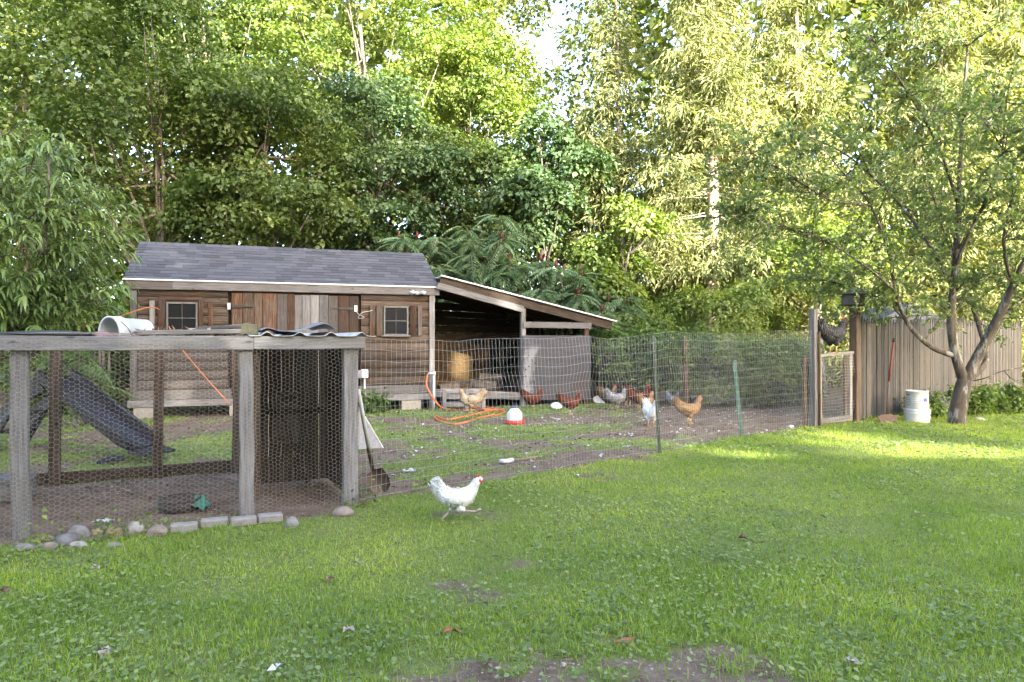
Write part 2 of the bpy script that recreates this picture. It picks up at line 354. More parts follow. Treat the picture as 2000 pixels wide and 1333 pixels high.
PA, PC = Vector((-3.47, 4.80, 0)), Vector((-1.36, 5.85, 0))        # pen front: first post and corner post
PU = (PC - PA).normalized(); PN = Vector((-PU.y, PU.x, 0))
FENCE_X = np.array([-9, -6, -3.47, -1.36, 1.82, 3.35, 4.85, 6.0, 13, 30.])
FENCE_Y = np.array([2.05, 3.54, 4.80, 5.85, 8.5, 9.98, 11.04, 12.0, 17.6, 31.])
def sstep(a, b, x): t = np.clip((x - a) / (b - a), 0, 1); return t * t * (3 - 2 * t)
def soil(x, y):
    """0 = turf, 1 = bare earth"""
    x = np.asarray(x, float); y = np.asarray(y, float)
    yf = np.interp(x, FENCE_X, FENCE_Y); inside = sstep(-0.06, 0.12, y - yf + (fbm(x, y, 0.5, 5) - .5) * .3)
    n = fbm(x, y, 0.9, 3); n2 = fbm(x, y, 0.25, 8)
    yard = sstep(0.38, 0.66, n * .6 + n2 * .4 + 0.02)
    right = sstep(0.6, 2.6, x - 0.28 * (y - 11)) * sstep(9.6, 10.9, y + x * -0.05 + (n - .5) * 2)
    yard = np.maximum(yard, right * sstep(0.25, 0.45, 0.55 + n2 * .3))
    yard = np.maximum(yard, sstep(15.0, 16.2, y))
    # pen floor
    ps = (x - PA.x) * PU.x + (y - PA.y) * PU.y; pt = (x - PA.x) * PN.x + (y - PA.y) * PN.y
    pen = sstep(0.0, 0.12, pt) * (1 - sstep(1.95, 2.05, pt)) * (1 - sstep(2.35, 2.45, ps))
    lawn = sstep(0.73, 0.86, fbm(x, y, 1.3, 21) + (n2 - .5) * .25) * 0.6
    n3 = fbm(x, y, 0.11, 17)
    edge = 2.93 + 0.10 * np.sin(x * 3.1 + .4) + 0.30 * np.exp(-((x - .98) / .16) ** 2) + 0.12 * np.exp(-((x + .1) / .3) ** 2) + (n2 - .5) * .55 + (n3 - .5) * .55
    front = .74 * sstep(-.06, .22, edge - y) * sstep(-.95, -.5, x + (n3 - .5)) * (1 - sstep(1.05, 1.5, x + (n3 - .5)))
    stones = (1 - sstep(0.10, 0.34, -pt + (n2 - .5) * .2)) * sstep(-0.3, 0.0, -pt) * (1 - sstep(2.0, 2.6, ps)) * .8
    lawn = np.maximum(np.maximum(lawn, front), stones)
    # west of fence/picket, forest
    s = lawn * (1 - inside) + yard * inside
    beyond = sstep(0.1, 0.5, y - yf) * sstep(4.9, 5.4, x)
    s = np.maximum(s, beyond * .85)
    return np.clip(np.maximum(s, pen), 0, 1)
def zground(x, y):
    x = np.asarray(x, float); y = np.asarray(y, float)
    base = (fbm(x, y, 1.6, 31) - .5) * 0.05 + (fbm(x, y, 0.35, 32) - .5) * 0.014
    hill = 2.5 * sstep(20, 60, y)
    return base * sstep(0, 3, 40 - np.abs(y)) + hill

def axis(lo, hi, fine, outer):
    a = list(np.arange(lo, hi + 1e-6, fine)); s = fine; x = lo
    while x > -outer: s *= 1.35; x -= s; a.insert(0, x)
    s = fine; x = hi
    while x < outer: s *= 1.35; x += s; a.append(x)
    return np.array(a)
gx = axis(-8.5, 9.5, 0.075, 320); gy = axis(2.2, 18, 0.075, 320)
GX, GY = np.meshgrid(gx, gy); nx, ny = len(gx), len(gy)
idx = np.arange(nx * ny).reshape(ny, nx)
quads = np.stack([idx[:-1, :-1], idx[:-1, 1:], idx[1:, 1:], idx[1:, :-1]], -1).reshape(-1, 4)
gz = zground(GX, GY)
me = mesh_np('ground', np.stack([GX, GY, gz], -1), quads, None, True)
at_ = me.attributes.new('soil', 'FLOAT', 'POINT'); at_.data.foreach_set('value', soil(GX, GY).ravel().astype(np.float32))
def ground_mat():
    m, nt, p = new_mat('ground_earth_and_turf')
    a = N(nt, 'ShaderNodeAttribute', attribute_name='soil'); v, _ = coords(nt)
    n1 = tex_noise(nt, v, 3.0, 8, 0.7); n2 = tex_noise(nt, v, 26, 6, 0.7); n3 = tex_noise(nt, v, 110, 3, 0.6)
    earth = ramp(nt, n1, [(0.3, (0.09, 0.06, 0.043)), (0.55, (0.165, 0.12, 0.09)), (0.75, (0.235, 0.185, 0.145))])
    earth = mixc(nt, mth(nt, 'MULTIPLY', ramp_f(nt, n2, 0.52, 0.66), 0.65), earth, (0.25, 0.20, 0.16))
    earth = mixc(nt, mth(nt, 'MULTIPLY', ramp_f(nt, n3, 0.60, 0.72), 0.6), earth, (0.04, 0.028, 0.02))
    turf = ramp(nt, n2, [(0.3, (0.09, 0.105, 0.035)), (0.55, (0.15, 0.175, 0.055)), (0.75, (0.21, 0.20, 0.09))])
    f = ramp_f(nt, mth(nt, 'ADD', a.outputs['Fac'], mth(nt, 'MULTIPLY', mth(nt, 'SUBTRACT', n2, 0.5), 0.9)), 0.35, 0.6)
    nt.links.new(mixc(nt, f, turf, earth), p.inputs['Base Color'])
    p.inputs['Roughness'].default_value = 0.95; p.inputs['Specular IOR Level'].default_value = 0.15
    bump(nt, p, mth(nt, 'ADD', mth(nt, 'MULTIPLY', n2, 1.0), mth(nt, 'MULTIPLY', n3, 0.5)), 0.8, 0.025)
    return m
me.materials.append(ground_mat())
tag(put('ground', me), kind='structure')
def G(v): return Vector((v.x, v.y, float(zground(v.x, v.y))))

# ------------------------------------------------------------------ the shed
S0 = Vector((-6.8, 12.2, 0)); SU = Vector((5.17, 1.8, 0)).normalized(); SL = Vector((5.17, 1.8, 0)).length; SN = Vector((-SU.y, SU.x, 0))
def SH(s, t, z): return S0 + SU * s + SN * t + Z * z
def s_px(x, t=0.0):
    k = (x - 1000) / F; b = S0 + SN * t
    return (k * b.y - b.x) / (SU.x - k * SU.y)
def z_px(y, s, t=0.0): return CAM_H + (666 - y) / F * (S0.y + SU.y * s + SN.y * t)
shed = thing('shed', 'long brown wooden shed with grey shingled roof and small windows', 'shed', S0)
FRONT = -SN
logp = [(-0.018, -0.085), (0.018, -0.085), (0.036, -0.06), (0.048, -0.02), (0.048, 0.025), (0.036, 0.065), (0.016, 0.083), (-0.018, 0.083)]
# local: X along wall, Y = up x ex ; with up=Z -> Y points to back, so flip profile to bulge to front
def siding(parent, s0, s1, z, mat, t=0.0, h=1.0, flat=False):
    pr = [(-y, zz * h) for (y, zz) in logp] if not flat else None
    if flat: return beam('siding_board', parent, SH(s0, t, z), SH(s1, t, z), 0.036, 0.165 * h, mat)
    return beam('siding_board', parent, SH(s0, t, z), SH(s1, t, z), 0.1, 0.17, mat, prof=pr[::-1])
dl, dr = s_px(449), s_px(702)               # door opening
wallbox = MB()
WT = 2.36
core = lambda s0, s1, t0, t1, z0, z1: wallbox.add([SH(s, t, z) for s in (s0, s1) for t in (t0, t1) for z in (z0, z1)], [(0, 1, 3, 2), (4, 6, 7, 5), (0, 4, 5, 1), (2, 3, 7, 6), (0, 2, 6, 4), (1, 5, 7, 3)])
core(0.02, SL - 0.02, 0.03, 0.12, 0.22, WT); core(0.02, 0.12, 0.121, 2.88, 0.22, WT); core(SL - 0.12, SL - 0.02, 0.121, 2.88, 0.22, WT); core(0.02, SL - 0.02, 2.881, 2.97, 0.22, WT)
core(0.13, SL - 0.13, 0.13, 2.87, 0.23, 0.28)
wallbox.build('wall', M['dark_wood'], shed)
for k in range(11):
    z = 0.60 + 0.168 * k
    low = k < 5
    siding(shed, 0.10, dl - 0.03, z, M['old_siding'] if low else M['log_siding'])
    siding(shed, dr + 0.03, SL - 0.08, z, M['log_siding'])
# gable-end siding on the right-hand wall
for k in range(11):
    z = 0.60 + 0.168 * k
    beam('siding_board', shed, SH(SL + 0.0, 0.1, z), SH(SL + 0.0, 2.9, z), 0.06, 0.165, M['old_siding'])
beam('skirt_board', shed, SH(0.05, -0.03, 0.425), SH(SL - 0.05, -0.03, 0.425), 0.035, 0.17, M['grey_wood'])
beam('sill_beam', shed, SH(-0.05, -0.06, 0.275), SH(SL + 0.02, -0.06, 0.275), 0.10, 0.12, M['grey_wood'], segs=4, jit=0.006)
beam('header_board', shed, SH(0.0, -0.035, 2.37), SH(SL, -0.035, 2.37), 0.04, 0.12, M['brown_wood'])
beam('corner_board', shed, SH(0.04, -0.055, 0.35), SH(0.04, -0.055, 2.35), 0.10, 0.05, M['grey_wood'], up=FRONT)
beam('corner_board', shed, SH(SL - 0.03, -0.07, 0.02), SH(SL - 0.03, -0.07, 2.40), 0.11, 0.06, M['grey_wood'], up=FRONT)
# foundation blocks
for s in (0.12, 1.7, 3.3, 4.9):
    m_ = bevel_mesh(MB().box((0, 0, 0), (0.4, 0.2, 0.2)).mesh('foundation_block', M['block']), 0.012)
    put('foundation_block', m_, shed, T(*SH(s + .12, 0.0, 0.105)) @ Matrix.Rotation(math.atan2(SU.y, SU.x), 4, 'Z'))
# door of vertical planks, in two leaves
bounds = [452, 474, 496, 513, 541, 562, 575, 590, 607, 623, 641, 660, 681, 700]
mats = ['brown_wood', 'log_siding', 'post_brown', 'brown_wood', 'old_siding', 'brown_wood', 'grey_wood', 'grey_wood', 'pale_wood', 'grey_wood', 'old_siding', 'brown_wood', 'brown_wood']
ang = math.atan2(SU.y, SU.x)
for lo, hi in ((0, 6), (6, 13)):
    door = bpy.data.objects.new('door', None); C.objects.link(door); place(door, T(*SH(s_px(bounds[lo]), -0.05, 0.35)), shed)
    for i in range(lo, hi):
        a, b = s_px(bounds[i], -0.05), s_px(bounds[i + 1], -0.05); t = -0.045 - 0.012 * (i % 2) - (0.012 if lo else 0)
        top = (2.30 if lo == 0 else 2.285) + random.uniform(-.008, .008)
        beam('plank', door, SH((a + b) / 2, t, 0.36), SH((a + b) / 2, t, top), (b - a) - 0.008, 0.03, M[mats[i]], up=FRONT)
    # strap hinge
    yy, x0, x1, xp = (598, 452, 496, 447) if lo == 0 else (602, 648, 690, 695)
    sa, sb, sp = s_px(x0, -.09), s_px(x1, -.09), s_px(xp, -.09); zz = z_px(yy, sa, -.09)
    hb = MB(); w0, w1 = (0.028, 0.009) if lo == 0 else (0.009, 0.028)
    hb.prism([SH(sa, -.092, zz - w0), SH(sb, -.092, zz - w1), SH(sb, -.092, zz + w1), SH(sa, -.092, zz + w0)], -SN * .008)
    hg = hb.build('hinge', M['iron'], door)
    MB().box((0, 0, 0), (0.055, 0.02, 0.12)).build('hinge_plate', M['tin'], hg, T(*SH(sp, -.085, zz)) @ Matrix.Rotation(ang, 4, 'Z'))
# windows with boards either side
def window(x0, x1, y0, y1, boards):
    s0, s1 = s_px(x0, -.06), s_px(x1, -.06); z1, z0 = z_px(y0, s0, -.06), z_px(y1, s0, -.06)
    w = bpy.data.objects.new('window', None); C.objects.link(w); place(w, T(*SH(s0, -.06, z0)), shed)
    MB().box((0, 0, 0), (s1 - s0, 0.02, z1 - z0)).build('backing', M['dark_wood'], w, T(*SH((s0 + s1) / 2, -.045, (z0 + z1) / 2)) @ Matrix.Rotation(ang, 4, 'Z'))
    fw = 0.03
    for a, b in ((s0, s1),):
        beam('frame', w, SH(s0, -.075, z0 + fw / 2), SH(s1, -.075, z0 + fw / 2), 0.05, fw, M['window_frame'])
        beam('frame', w, SH(s0, -.075, z1 - fw / 2), SH(s1, -.075, z1 - fw / 2), 0.05, fw, M['window_frame'])
        for s in (s0 + fw / 2, s1 - fw / 2): beam('frame', w, SH(s, -.077, z0), SH(s, -.077, z1), fw, 0.05, M['window_frame'], up=FRONT)
    sm, zm = (s0 + s1) / 2, (z0 + z1) / 2
    beam('muntin', w, SH(s0 + fw, -.072, zm), SH(s1 - fw, -.072, zm), 0.02, 0.014, M['window_frame'])
    beam('muntin', w, SH(sm, -.071, z0 + fw), SH(sm, -.071, z1 - fw), 0.012, 0.02, M['old_siding'], up=FRONT)
    for a, b in ((s0 + fw, sm - .006), (sm + .006, s1 - fw)):
        for c, d in ((z0 + fw, zm - .007), (zm + .007, z1 - fw)):
            MB().box((0, 0, 0), (b - a, 0.006, d - c)).build('pane', M['glass'], w, T(*SH((a + b) / 2, -.066, (c + d) / 2)) @ Matrix.Rotation(ang, 4, 'Z'))
    beam('sill', w, SH(s0 - .04, -.10, z0 - .012), SH(s1 + .04, -.10, z0 - .012), 0.08, 0.024, M['pale_wood'])
    for (bx0, bx1, by0, by1, mt) in boards:
        a, b = s_px(bx0, -.07), s_px(bx1, -.07)
        beam('shutter', w, SH((a + b) / 2, -.075, z_px(by1, a, -.07)), SH((a + b) / 2, -.075, z_px(by0, a, -.07)), b - a, 0.03, M[mt], up=FRONT)
window(325, 386, 590, 652, [(292, 302, 587, 655, 'pale_wood'), (309, 323, 585, 655, 'brown_wood'), (388, 397, 586, 655, 'brown_wood'), (407, 416, 592, 655, 'brown_wood')])
window(749, 797, 598, 655, [(722, 733, 597, 656, 'brown_wood'), (735, 747, 597, 656, 'log_siding'), (801, 812, 597, 655, 'brown_wood'), (816, 824, 597, 655, 'old_siding')])
beam('window_head', shed, SH(s_px(312), -.06, z_px(584, 1)), SH(s_px(398), -.06, z_px(584, 1)), 0.03, 0.07, M['brown_wood'])
# roof: shingled front slope, sheeted back slope
EZ, RZ, RT, OV = 2.50, 3.36, 1.5, 0.11
rs0, rs1 = -0.12, SL + 0.12
e0, r0 = (-OV, EZ), (RT, RZ); slope = Vector((0, RT + OV, RZ - EZ)); SLEN = slope.length
tdir = (SN * (RT + OV) + Z * (RZ - EZ)).normalized(); rnorm = SU.cross(tdir)
MR = Matrix((SU, tdir, rnorm)).transposed().to_4x4(); MR.translation = SH(rs0, -OV, EZ)
roof = MB().box(((rs1 - rs0) / 2, SLEN / 2, -0.02), (rs1 - rs0, SLEN, 0.03)).build('roof', M['felt'], shed, MR)
tb = (SN * (RT + 0.1) - Z * (RZ - EZ)).normalized()
MRb = Matrix((SU, tb, SU.cross(tb))).transposed().to_4x4(); MRb.translation = SH(rs0, RT, RZ)
MB().box(((rs1 - rs0) / 2, 0.9, -0.022), (rs1 - rs0, 1.8, 0.03)).build('back_slope', M['felt'], roof, MRb)
ncol, nrow = 19, 13; tw = (rs1 - rs0) / ncol; ex = SLEN / nrow
sm_ = [bevel_mesh(MB().box((0, 0, 0), (tw - 0.007, ex + 0.05, 0.007)).mesh('shingle', M['shingle']), 0.0015), MB().box((0, 0, 0), (tw / 2 - 0.007, ex + 0.05, 0.007)).mesh('shingle', M['shingle'])]
for r in range(nrow):
    off = (0, 0.5, 0.17, 0.67)[r % 4] * tw if r % 2 == 0 else 0.5 * tw
    x = -off
    while x < rs1 - rs0 - 0.02:
        a, b = max(x, 0), min(x + tw, rs1 - rs0); x += tw
        if b - a < 0.06: continue
        o = put('shingle', sm_[0], roof, MR @ T((a + b) / 2, r * ex + ex / 2 + 0.012 + random.uniform(-.003, .003), 0.006 + r * 0.0006) @ Matrix.Rotation(-0.05 + random.uniform(-.016, .012), 4, 'X') @ Matrix.Rotation(random.uniform(-.006, .006), 4, 'Z') @ Matrix.Diagonal((((b - a) - .007) / (tw - .007), 1, 1, 1)))
# drip edge and fascia
beam('drip_edge', roof, SH(rs0, -OV - .02, EZ - 0.005), SH(rs1, -OV - .02, EZ - 0.005), 0.03, 0.028, M['white_trim'])
sj = s_px(338)
beam('fascia_board', roof, SH(rs0 + .02, -OV + .005, EZ - .10), SH(sj, -OV + .005, EZ - .10), 0.03, 0.155, M['old_siding'])
beam('fascia_board', roof, SH(sj + .004, -OV + .003, EZ - .095), SH(rs1, -OV + .003, EZ - .095), 0.03, 0.15, M['grey_wood'])
for s in (rs0 + .02, rs1 - .02):
    for sg in (0, 1):
        a = SH(s, -OV + .02, EZ - .085) if sg == 0 else SH(s, RT * 2 + .1, EZ - .085)
        beam('rake_board', roof, a, SH(s, RT, RZ - .085), 0.03, 0.13, M['grey_wood'])
for s in (0.07, SL - .07):
    MB().prism([SH(s - .02, .05, WT), SH(s - .02, 2.95, WT), SH(s - .02, RT, RZ - .14)], SU * .04).build('gable', M['old_siding'], shed)
# flood light on the fascia
fl = thing('flood_light', 'small twin-head grey flood light fixed to the shed fascia', 'light', SH(s_px(815), -OV - .03, EZ - .10))
c = SH(s_px(815, -.13), -.14, z_px(572, 5, -.13))
MB().box(c, (0.09, 0.04, 0.06)).build('bracket', M['tin'], fl)
for sg in (-1, 1):
    MB().tube([c + SU * sg * .03 - SN * .02, c + SU * sg * .10 - SN * .06 + Z * .01, c + SU * sg * .14 - SN * .09 - Z * .01], [0.02, 0.034, 0.042], 10).build('lamp_head', M['grey_box'], fl, smooth=True)

# ------------------------------------------------------------------ the lean-to
lean = thing('lean_to', 'open dark lean-to with sloping tin roof beside the shed', 'lean-to', SH(SL + .1, 0, 0))
LS1 = s_px(1193) - SL            # roof end along the front
lz0, lz1 = 2.72, 1.84
def LT(q, t, z): return SH(SL + q, t, z)
def roofz(q): return lz0 + (lz1 - lz0) * (q - .15) / (LS1 - .15)
# corrugated sheets (run down the slope)
for k in range(4):
    mb = MB(); nn = 40; d0 = -0.22 + k * 0.72; w = 0.74
    for i in range(nn + 1):
        t = d0 + w * i / nn; hgt = 0.012 * math.sin(i / nn * math.pi * 2 * 9) + 0.004 * k
        for q in (0.14, LS1):
            mb.v.append(tuple(LT(q, t, roofz(q) + hgt))); mb.v.append(tuple(LT(q, t, roofz(q) + hgt - .006)))
    for i in range(nn):
        a = i * 4; b = a + 4; mb.f += [(a, a + 2, b + 2, b), (a + 1, b + 1, b + 3, a + 3), (a, b, b + 1, a + 1), (a + 2, a + 3, b + 3, b + 2)]
    mb.f += [(0, 1, 3, 2), (nn * 4, nn * 4 + 2, nn * 4 + 3, nn * 4 + 1)]
    mb.build('roof_sheet', M['tin'], lean)
beam('roof_edge', lean, LT(0.12, -.235, roofz(.12) + .004), LT(LS1 + .02, -.235, roofz(LS1 + .02) + .004), 0.02, 0.03, M['white_trim'])
beam('rafter', lean, LT(.12, -.16, roofz(.12) - .11), LT(LS1 - .06, -.16, roofz(LS1 - .06) - .11), 0.045, 0.19, M['dark_wood'])
qa = s_px(1015) - SL
beam('brace_board', lean, LT(.05, -.215, roofz(.05) - .22), LT(qa, -.215, roofz(qa) - .26), 0.035, 0.13, M['grey_wood'])
for t in (0.55, 1.2, 1.85, 2.45):
    beam('rafter', lean, LT(.12, t, roofz(.12) - .09), LT(LS1 - .1, t, roofz(LS1 - .1) - .09), 0.045, 0.14, M['dark_wood'])
for q in (0.7, 1.4, 2.1, 2.9, 3.6):
    beam('purlin', lean, LT(q, -.15, roofz(q) - .045), LT(q, 2.6, roofz(q) - .045), 0.07, 0.03, M['dark_wood'])
qm, qr = s_px(1018) - SL, s_px(1140) - SL
beam('post', lean, LT(qm, -.10, 0), LT(qm, -.10, roofz(qm) - .02), 0.10, 0.10, M['grey_wood'], up=FRONT, segs=3, jit=.004)
beam('post', lean, LT(qr, -.10, 0), LT(qr, -.10, roofz(qr) - .1), 0.10, 0.10, M['brown_wood'], up=FRONT)
beam('post', lean, LT(qm, 2.5, 0), LT(qm, 2.5, roofz(qm) - .1), 0.10, 0.10, M['dark_wood'], up=FRONT)
beam('post', lean, LT(qr, 2.5, 0), LT(qr, 2.5, roofz(qr) - .1), 0.10, 0.10, M['dark_wood'], up=FRONT)
z634 = CAM_H + (666 - 635) / F * 14.9
beam('rail', lean, LT(qm - .02, -.175, z634), LT(qr + .1, -.175, z634 - .01), 0.03, 0.13, M['grey_wood'])
# plywood front panel with knot holes
def panel_mat():
    m, nt, p = new_mat('grey_panel')
    v, _ = coords(nt); mp = N(nt, 'ShaderNodeMapping'); mp.inputs['Scale'].default_value = (1.5, 1.5, 14); nt.links.new(v, mp.inputs['Vector'])
    g = tex_noise(nt, mp.outputs['Vector'], 1.7, 6, 0.7, 0.8)
    c = ramp(nt, g, [(0.28, (0.02, 0.02, 0.023)), (0.5, (0.048, 0.047, 0.056)), (0.75, (0.085, 0.084, 0.098))])
    b = tex_noise(nt, v, 1.3, 3, 0.6); c = mixc(nt, mth(nt, 'MULTIPLY', ramp_f(nt, b, 0.52, 0.68), 0.5), c, (0.06, 0.042, 0.032))
    sx = N(nt, 'ShaderNodeSeparateXYZ'); nt.links.new(v, sx.inputs[0]); wn_ = tex_noise(nt, v, 7, 5, .7)
    dist_ = mth(nt, 'ADD', mth(nt, 'ABSOLUTE', mth(nt, 'SUBTRACT', sx.outputs[0], mth(nt, 'ADD', mth(nt, 'MULTIPLY', mth(nt, 'POWER', mth(nt, 'MAXIMUM', sx.outputs[2], 0.0), 3.0), .12), .08))), mth(nt, 'MULTIPLY', mth(nt, 'SUBTRACT', wn_, .5), .5))
    c = mixc(nt, mth(nt, 'MULTIPLY', ramp_f(nt, mth(nt, 'MULTIPLY', dist_, -1.0), -.16, -.04), mth(nt, 'MULTIPLY', ramp_f(nt, mth(nt, 'MULTIPLY', sx.outputs[2], -1.0), -1.2, -1.05), .85)), c, (0.20, 0.2, 0.22))
    nt.links.new(c, p.inputs['Base Color']); p.inputs['Roughness'].default_value = 0.9; bump(nt, p, g, .4, .006); return m
M['panel'] = panel_mat()
pz0, pz1 = 0.14, 1.52
MP = Matrix((SU, SN, Z)).transposed().to_4x4(); MP.translation = LT(qm - .03, -.19, pz0)
PWd = qr - qm + .10
pan = MB().box((PWd / 2, 0, (pz1 - pz0) / 2), (PWd, 0.03, pz1 - pz0)).build('front_panel', M['panel'], lean, MP)
rr = random.Random(4)
for i in range(34):
    x = rr.choice([.10, .22, .28, .95, 1.05]) + rr.uniform(-.05, .05); z = rr.uniform(.1, 1.15); r = rr.uniform(.012, .022)
    MB().add([(x + r * math.cos(a), -.0185, z + r * math.sin(a)) for a in [k * math.pi / 4 for k in range(8)]], [tuple(range(8))]).build('knot_hole', M['iron'], pan, MP)
# right end wall and rear, floor
beam('end_rail', lean, LT(qr + .0, -.05, 1.2), LT(qr + .0, 2.5, 1.2), 0.04, 0.14, M['dark_wood'])
for k in range(7): beam('end_board', lean, LT(qr + .045, 0.0, .22 + k * .19), LT(qr + .045, 2.5, .22 + k * .19), 0.03, 0.185, M['dark_wood'])
MBk = Matrix((SU, SN, Z)).transposed().to_4x4(); MBk.translation = LT(.0, 2.42, .3)
for k in range(4):
    MB().box((.02 + .24 + k * .485, 0.0, .56), (.48, .025, 1.12 - .10 * (k == 2) - .25 * (k == 3))).build('back_panel', M['plywood'], lean, MBk @ T(0, .008 * (k % 2), -.0))
for k in range(5): beam('added_back_board', lean, LT(.02, 2.46, 1.52 + k * .19), LT(qr - .1 - .25 * (k > 1), 2.46, 1.5 + k * .19 - .03 * k), .025, (.17, .15, .18, .14, .18)[k], M['dark_wood'])  # dark boards added across the open upper back to darken the inside
beam('back_rail', lean, LT(.0, 2.5, 2.0), LT(qr, 2.5, 1.75), 0.06, 0.10, M['dark_wood'])
beam('floor_board', lean, LT(.02, -.06, .34), LT(qm + .05, -.06, .22), 0.04, 0.16, M['grey_wood'])
for k in range(8): beam('deck_board', lean, LT(.03, .1 + k * .3, .30), LT(qr, .1 + k * .3, .24), 0.28, 0.03, M['dark_wood'], up=Z)
# pallet frame leaning at the shed corner
pal = thing('pallet_gate', 'small pale grey slatted frame standing against the lean-to floor', 'pallet', gp(885, 799))
pb = LT(.08, -.34, 0)
for z, q0, q1 in ((.40, .0, .95), (.27, .05, .90), (.12, .05, .93)):
    beam('slat', pal, pb + SU * q0 + Z * z, pb + SU * q1 + Z * (z - .02), .025, .085, M['pale_wood'])
for q in (.08, .55, .9): beam('upright', pal, pb + SU * q + Z * .0 - SN * .03, pb + SU * q + Z * .43 - SN * .03, .08, .025, M['pale_wood'], up=FRONT)
# split logs on the lean-to floor
for i, (q, t, z, r, l, rz, lab) in enumerate([(.55, .9, .37, .10, .5, .3, 'dark'), (1.0, 1.0, .36, .09, .45, 1.2, 'ends'), (1.35, .8, .40, .13, .6, 2.6, 'big'), (1.65, 1.2, .36, .1, .5, .1, 'mid'), (1.55, .95, .58, .09, .5, 2.9, 'top'), (.85, 1.4, .37, .1, .6, .2, 'back')]):
    labs = {'dark': 'dark short log nearest the shed on the lean-to floor', 'ends': 'short log lying end-on in the middle of the lean-to', 'big': 'thick pale split log before the lean-to middle post', 'mid': 'dark log behind the thick split log in the lean-to', 'top': 'pale log lying on top of the lean-to log pile', 'back': 'brown log at the back of the lean-to floor'}
    lg = thing('log', labs[lab], 'log', LT(q, t, z), 'logs stored in the lean-to')
    d = Vector((math.cos(rz + ang), math.sin(rz + ang), .05)) * l / 2; p = LT(q, t, z)
    MB().tube([p - d, p - d * .3, p + d * .4, p + d], [r * .95, r, r * 1.03, r * .9], 9, cap=False).build('bark_cylinder', M['bark'], lg)
    for e in (-1, 1): MB().tube([p + d * e * .99, p + d * e * 1.003], r * .9, 9).build('cut_end', M['plywood'], lg)

# ------------------------------------------------------------------ wire helpers
def seg_mesh(name, A, B, r, mat):
    A = np.asarray(A, float); B = np.asarray(B, float); d = B - A; L = np.linalg.norm(d, axis=1, keepdims=True); L[L < 1e-9] = 1; d = d / L
    ref = np.where(np.abs(d[:, 2:3]) < 0.9, np.array([[0, 0, 1.]]), np.array([[1., 0, 0]]))
    u = np.cross(d, ref); u /= np.linalg.norm(u, axis=1, keepdims=True); w = np.cross(d, u)
    vs = []
    for k in range(3):
        a = 2 * math.pi * k / 3; o = (u * math.cos(a) + w * math.sin(a)) * r; vs += [A + o, B + o]
    V = np.stack(vs, 1); n = len(A); b = np.arange(n)[:, None] * 6
    q = np.concatenate([b + np.array([[2 * k, 2 * k + 1, (2 * k + 3) % 6, (2 * k + 2) % 6]]) for k in range(3)])
    return mesh_np(name, V, q, mat)
def hexnet(name, parent, o, u, v, W, H, mat, cell=0.042, r=0.0009, bulge=0.0, keep=None):
    """flat-topped hexagonal netting on the rectangle o + u*W + v*H"""
    a = cell / 2; dx = 1.5 * a; dy = math.sqrt(3) * a * 0.9; A = []; B = []
    nc, nr = int(W / dx) + 1, int(H / dy) + 1
    for i in range(nc):
        for j in range(nr):
            cx, cy = i * dx, j * dy + (dy / 2 if i % 2 else 0)
            P = [(cx + a * math.cos(t), cy + dy / math.sqrt(3) * math.sin(t)) for t in [k * math.pi / 3 for k in range(6)]]
            for k in (0, 1, 2): A.append(P[k]); B.append(P[k + 1])
    A, B = np.array(A), np.array(B)
    ok = (A[:, 0] < W) & (B[:, 0] < W) & (A[:, 1] < H) & (B[:, 1] < H) & (A.min(1) >= -.02) & (B.min(1) >= -.02)
    A, B = A[ok], B[ok]
    nrm = u.cross(v)
    def w3(P):
        wob = bulge * (vnoise(P[:, 0], P[:, 1], .35, 3) - .5)
        jx = (vnoise(P[:, 0], P[:, 1], .12, 6) - .5) * cell * .5; jy = (vnoise(P[:, 0], P[:, 1], .15, 7) - .5) * cell * .5
        return np.array(o)[None] + (P[:, :1] + jx[:, None]) * np.array(u)[None] + (P[:, 1:] + jy[:, None]) * np.array(v)[None] + wob[:, None] * np.array(nrm)[None]
    return tag(put(name, seg_mesh(name, w3(A), w3(B), r, mat), parent), kind='stuff')

# ------------------------------------------------------------------ the wire pen
pen = thing('chicken_pen', 'low chicken pen of grey posts and hexagonal wire netting at left', 'chicken pen', PA)
def PP(s, t, z): return PA + PU * s + PN * t + Z * z
PL = (PC - PA).length; PB = 1.50             # second front post
PF = -PN
SLFT = -1.6
beam('top_rail', pen, PP(SLFT, -.02, 1.382), PP(PB + .05, -.02, 1.384), 0.045, 0.105, M['pale_wood'], segs=6, jit=.003)
beam('top_rail', pen, PP(PB + .054, -.018, 1.386), PP(PL + .09, -.018, 1.388), 0.045, 0.105, M['pale_wood'], segs=4, jit=.003)
for s, m_ in ((-1.45, 'pale_wood'), (0.0, 'pale_wood'), (PB, 'pale_wood')):
    beam('post', pen, PP(s + .01, .05, -.05), PP(s, .055, 1.34), 0.105, 0.09, M[m_], up=PF, segs=5, jit=.006)
beam('post', pen, PP(PL - .02, .055, -.05), PP(PL - .02, .055, 1.36), 0.12, 0.10, M['grey_wood'], up=PF, segs=5, jit=.006)
BT = 2.0
for s in (-.05, 0.83, 1.58, PL - .02):
    beam('post', pen, PP(s, BT, -.05), PP(s + .02, BT, 1.37), 0.095, 0.09, M['post_brown'], up=PF, segs=3, jit=.004)
beam('top_rail', pen, PP(SLFT, BT, 1.40), PP(PL + .05, BT, 1.40), 0.045, 0.09, M['post_brown'])
beam('base_board', pen, PP(SLFT, BT + .06, .06), PP(.8, BT + .06, .05), 0.04, 0.14, M['post_brown'])
beam('base_board', pen, PP(.805, BT + .06, .055), PP(PL, BT + .06, .06), 0.04, 0.13, M['post_brown'])
for s in (0.0, PB): beam('cross_rail', pen, PP(s, .0, 1.40), PP(s, BT, 1.405), 0.045, 0.08, M['post_brown'])
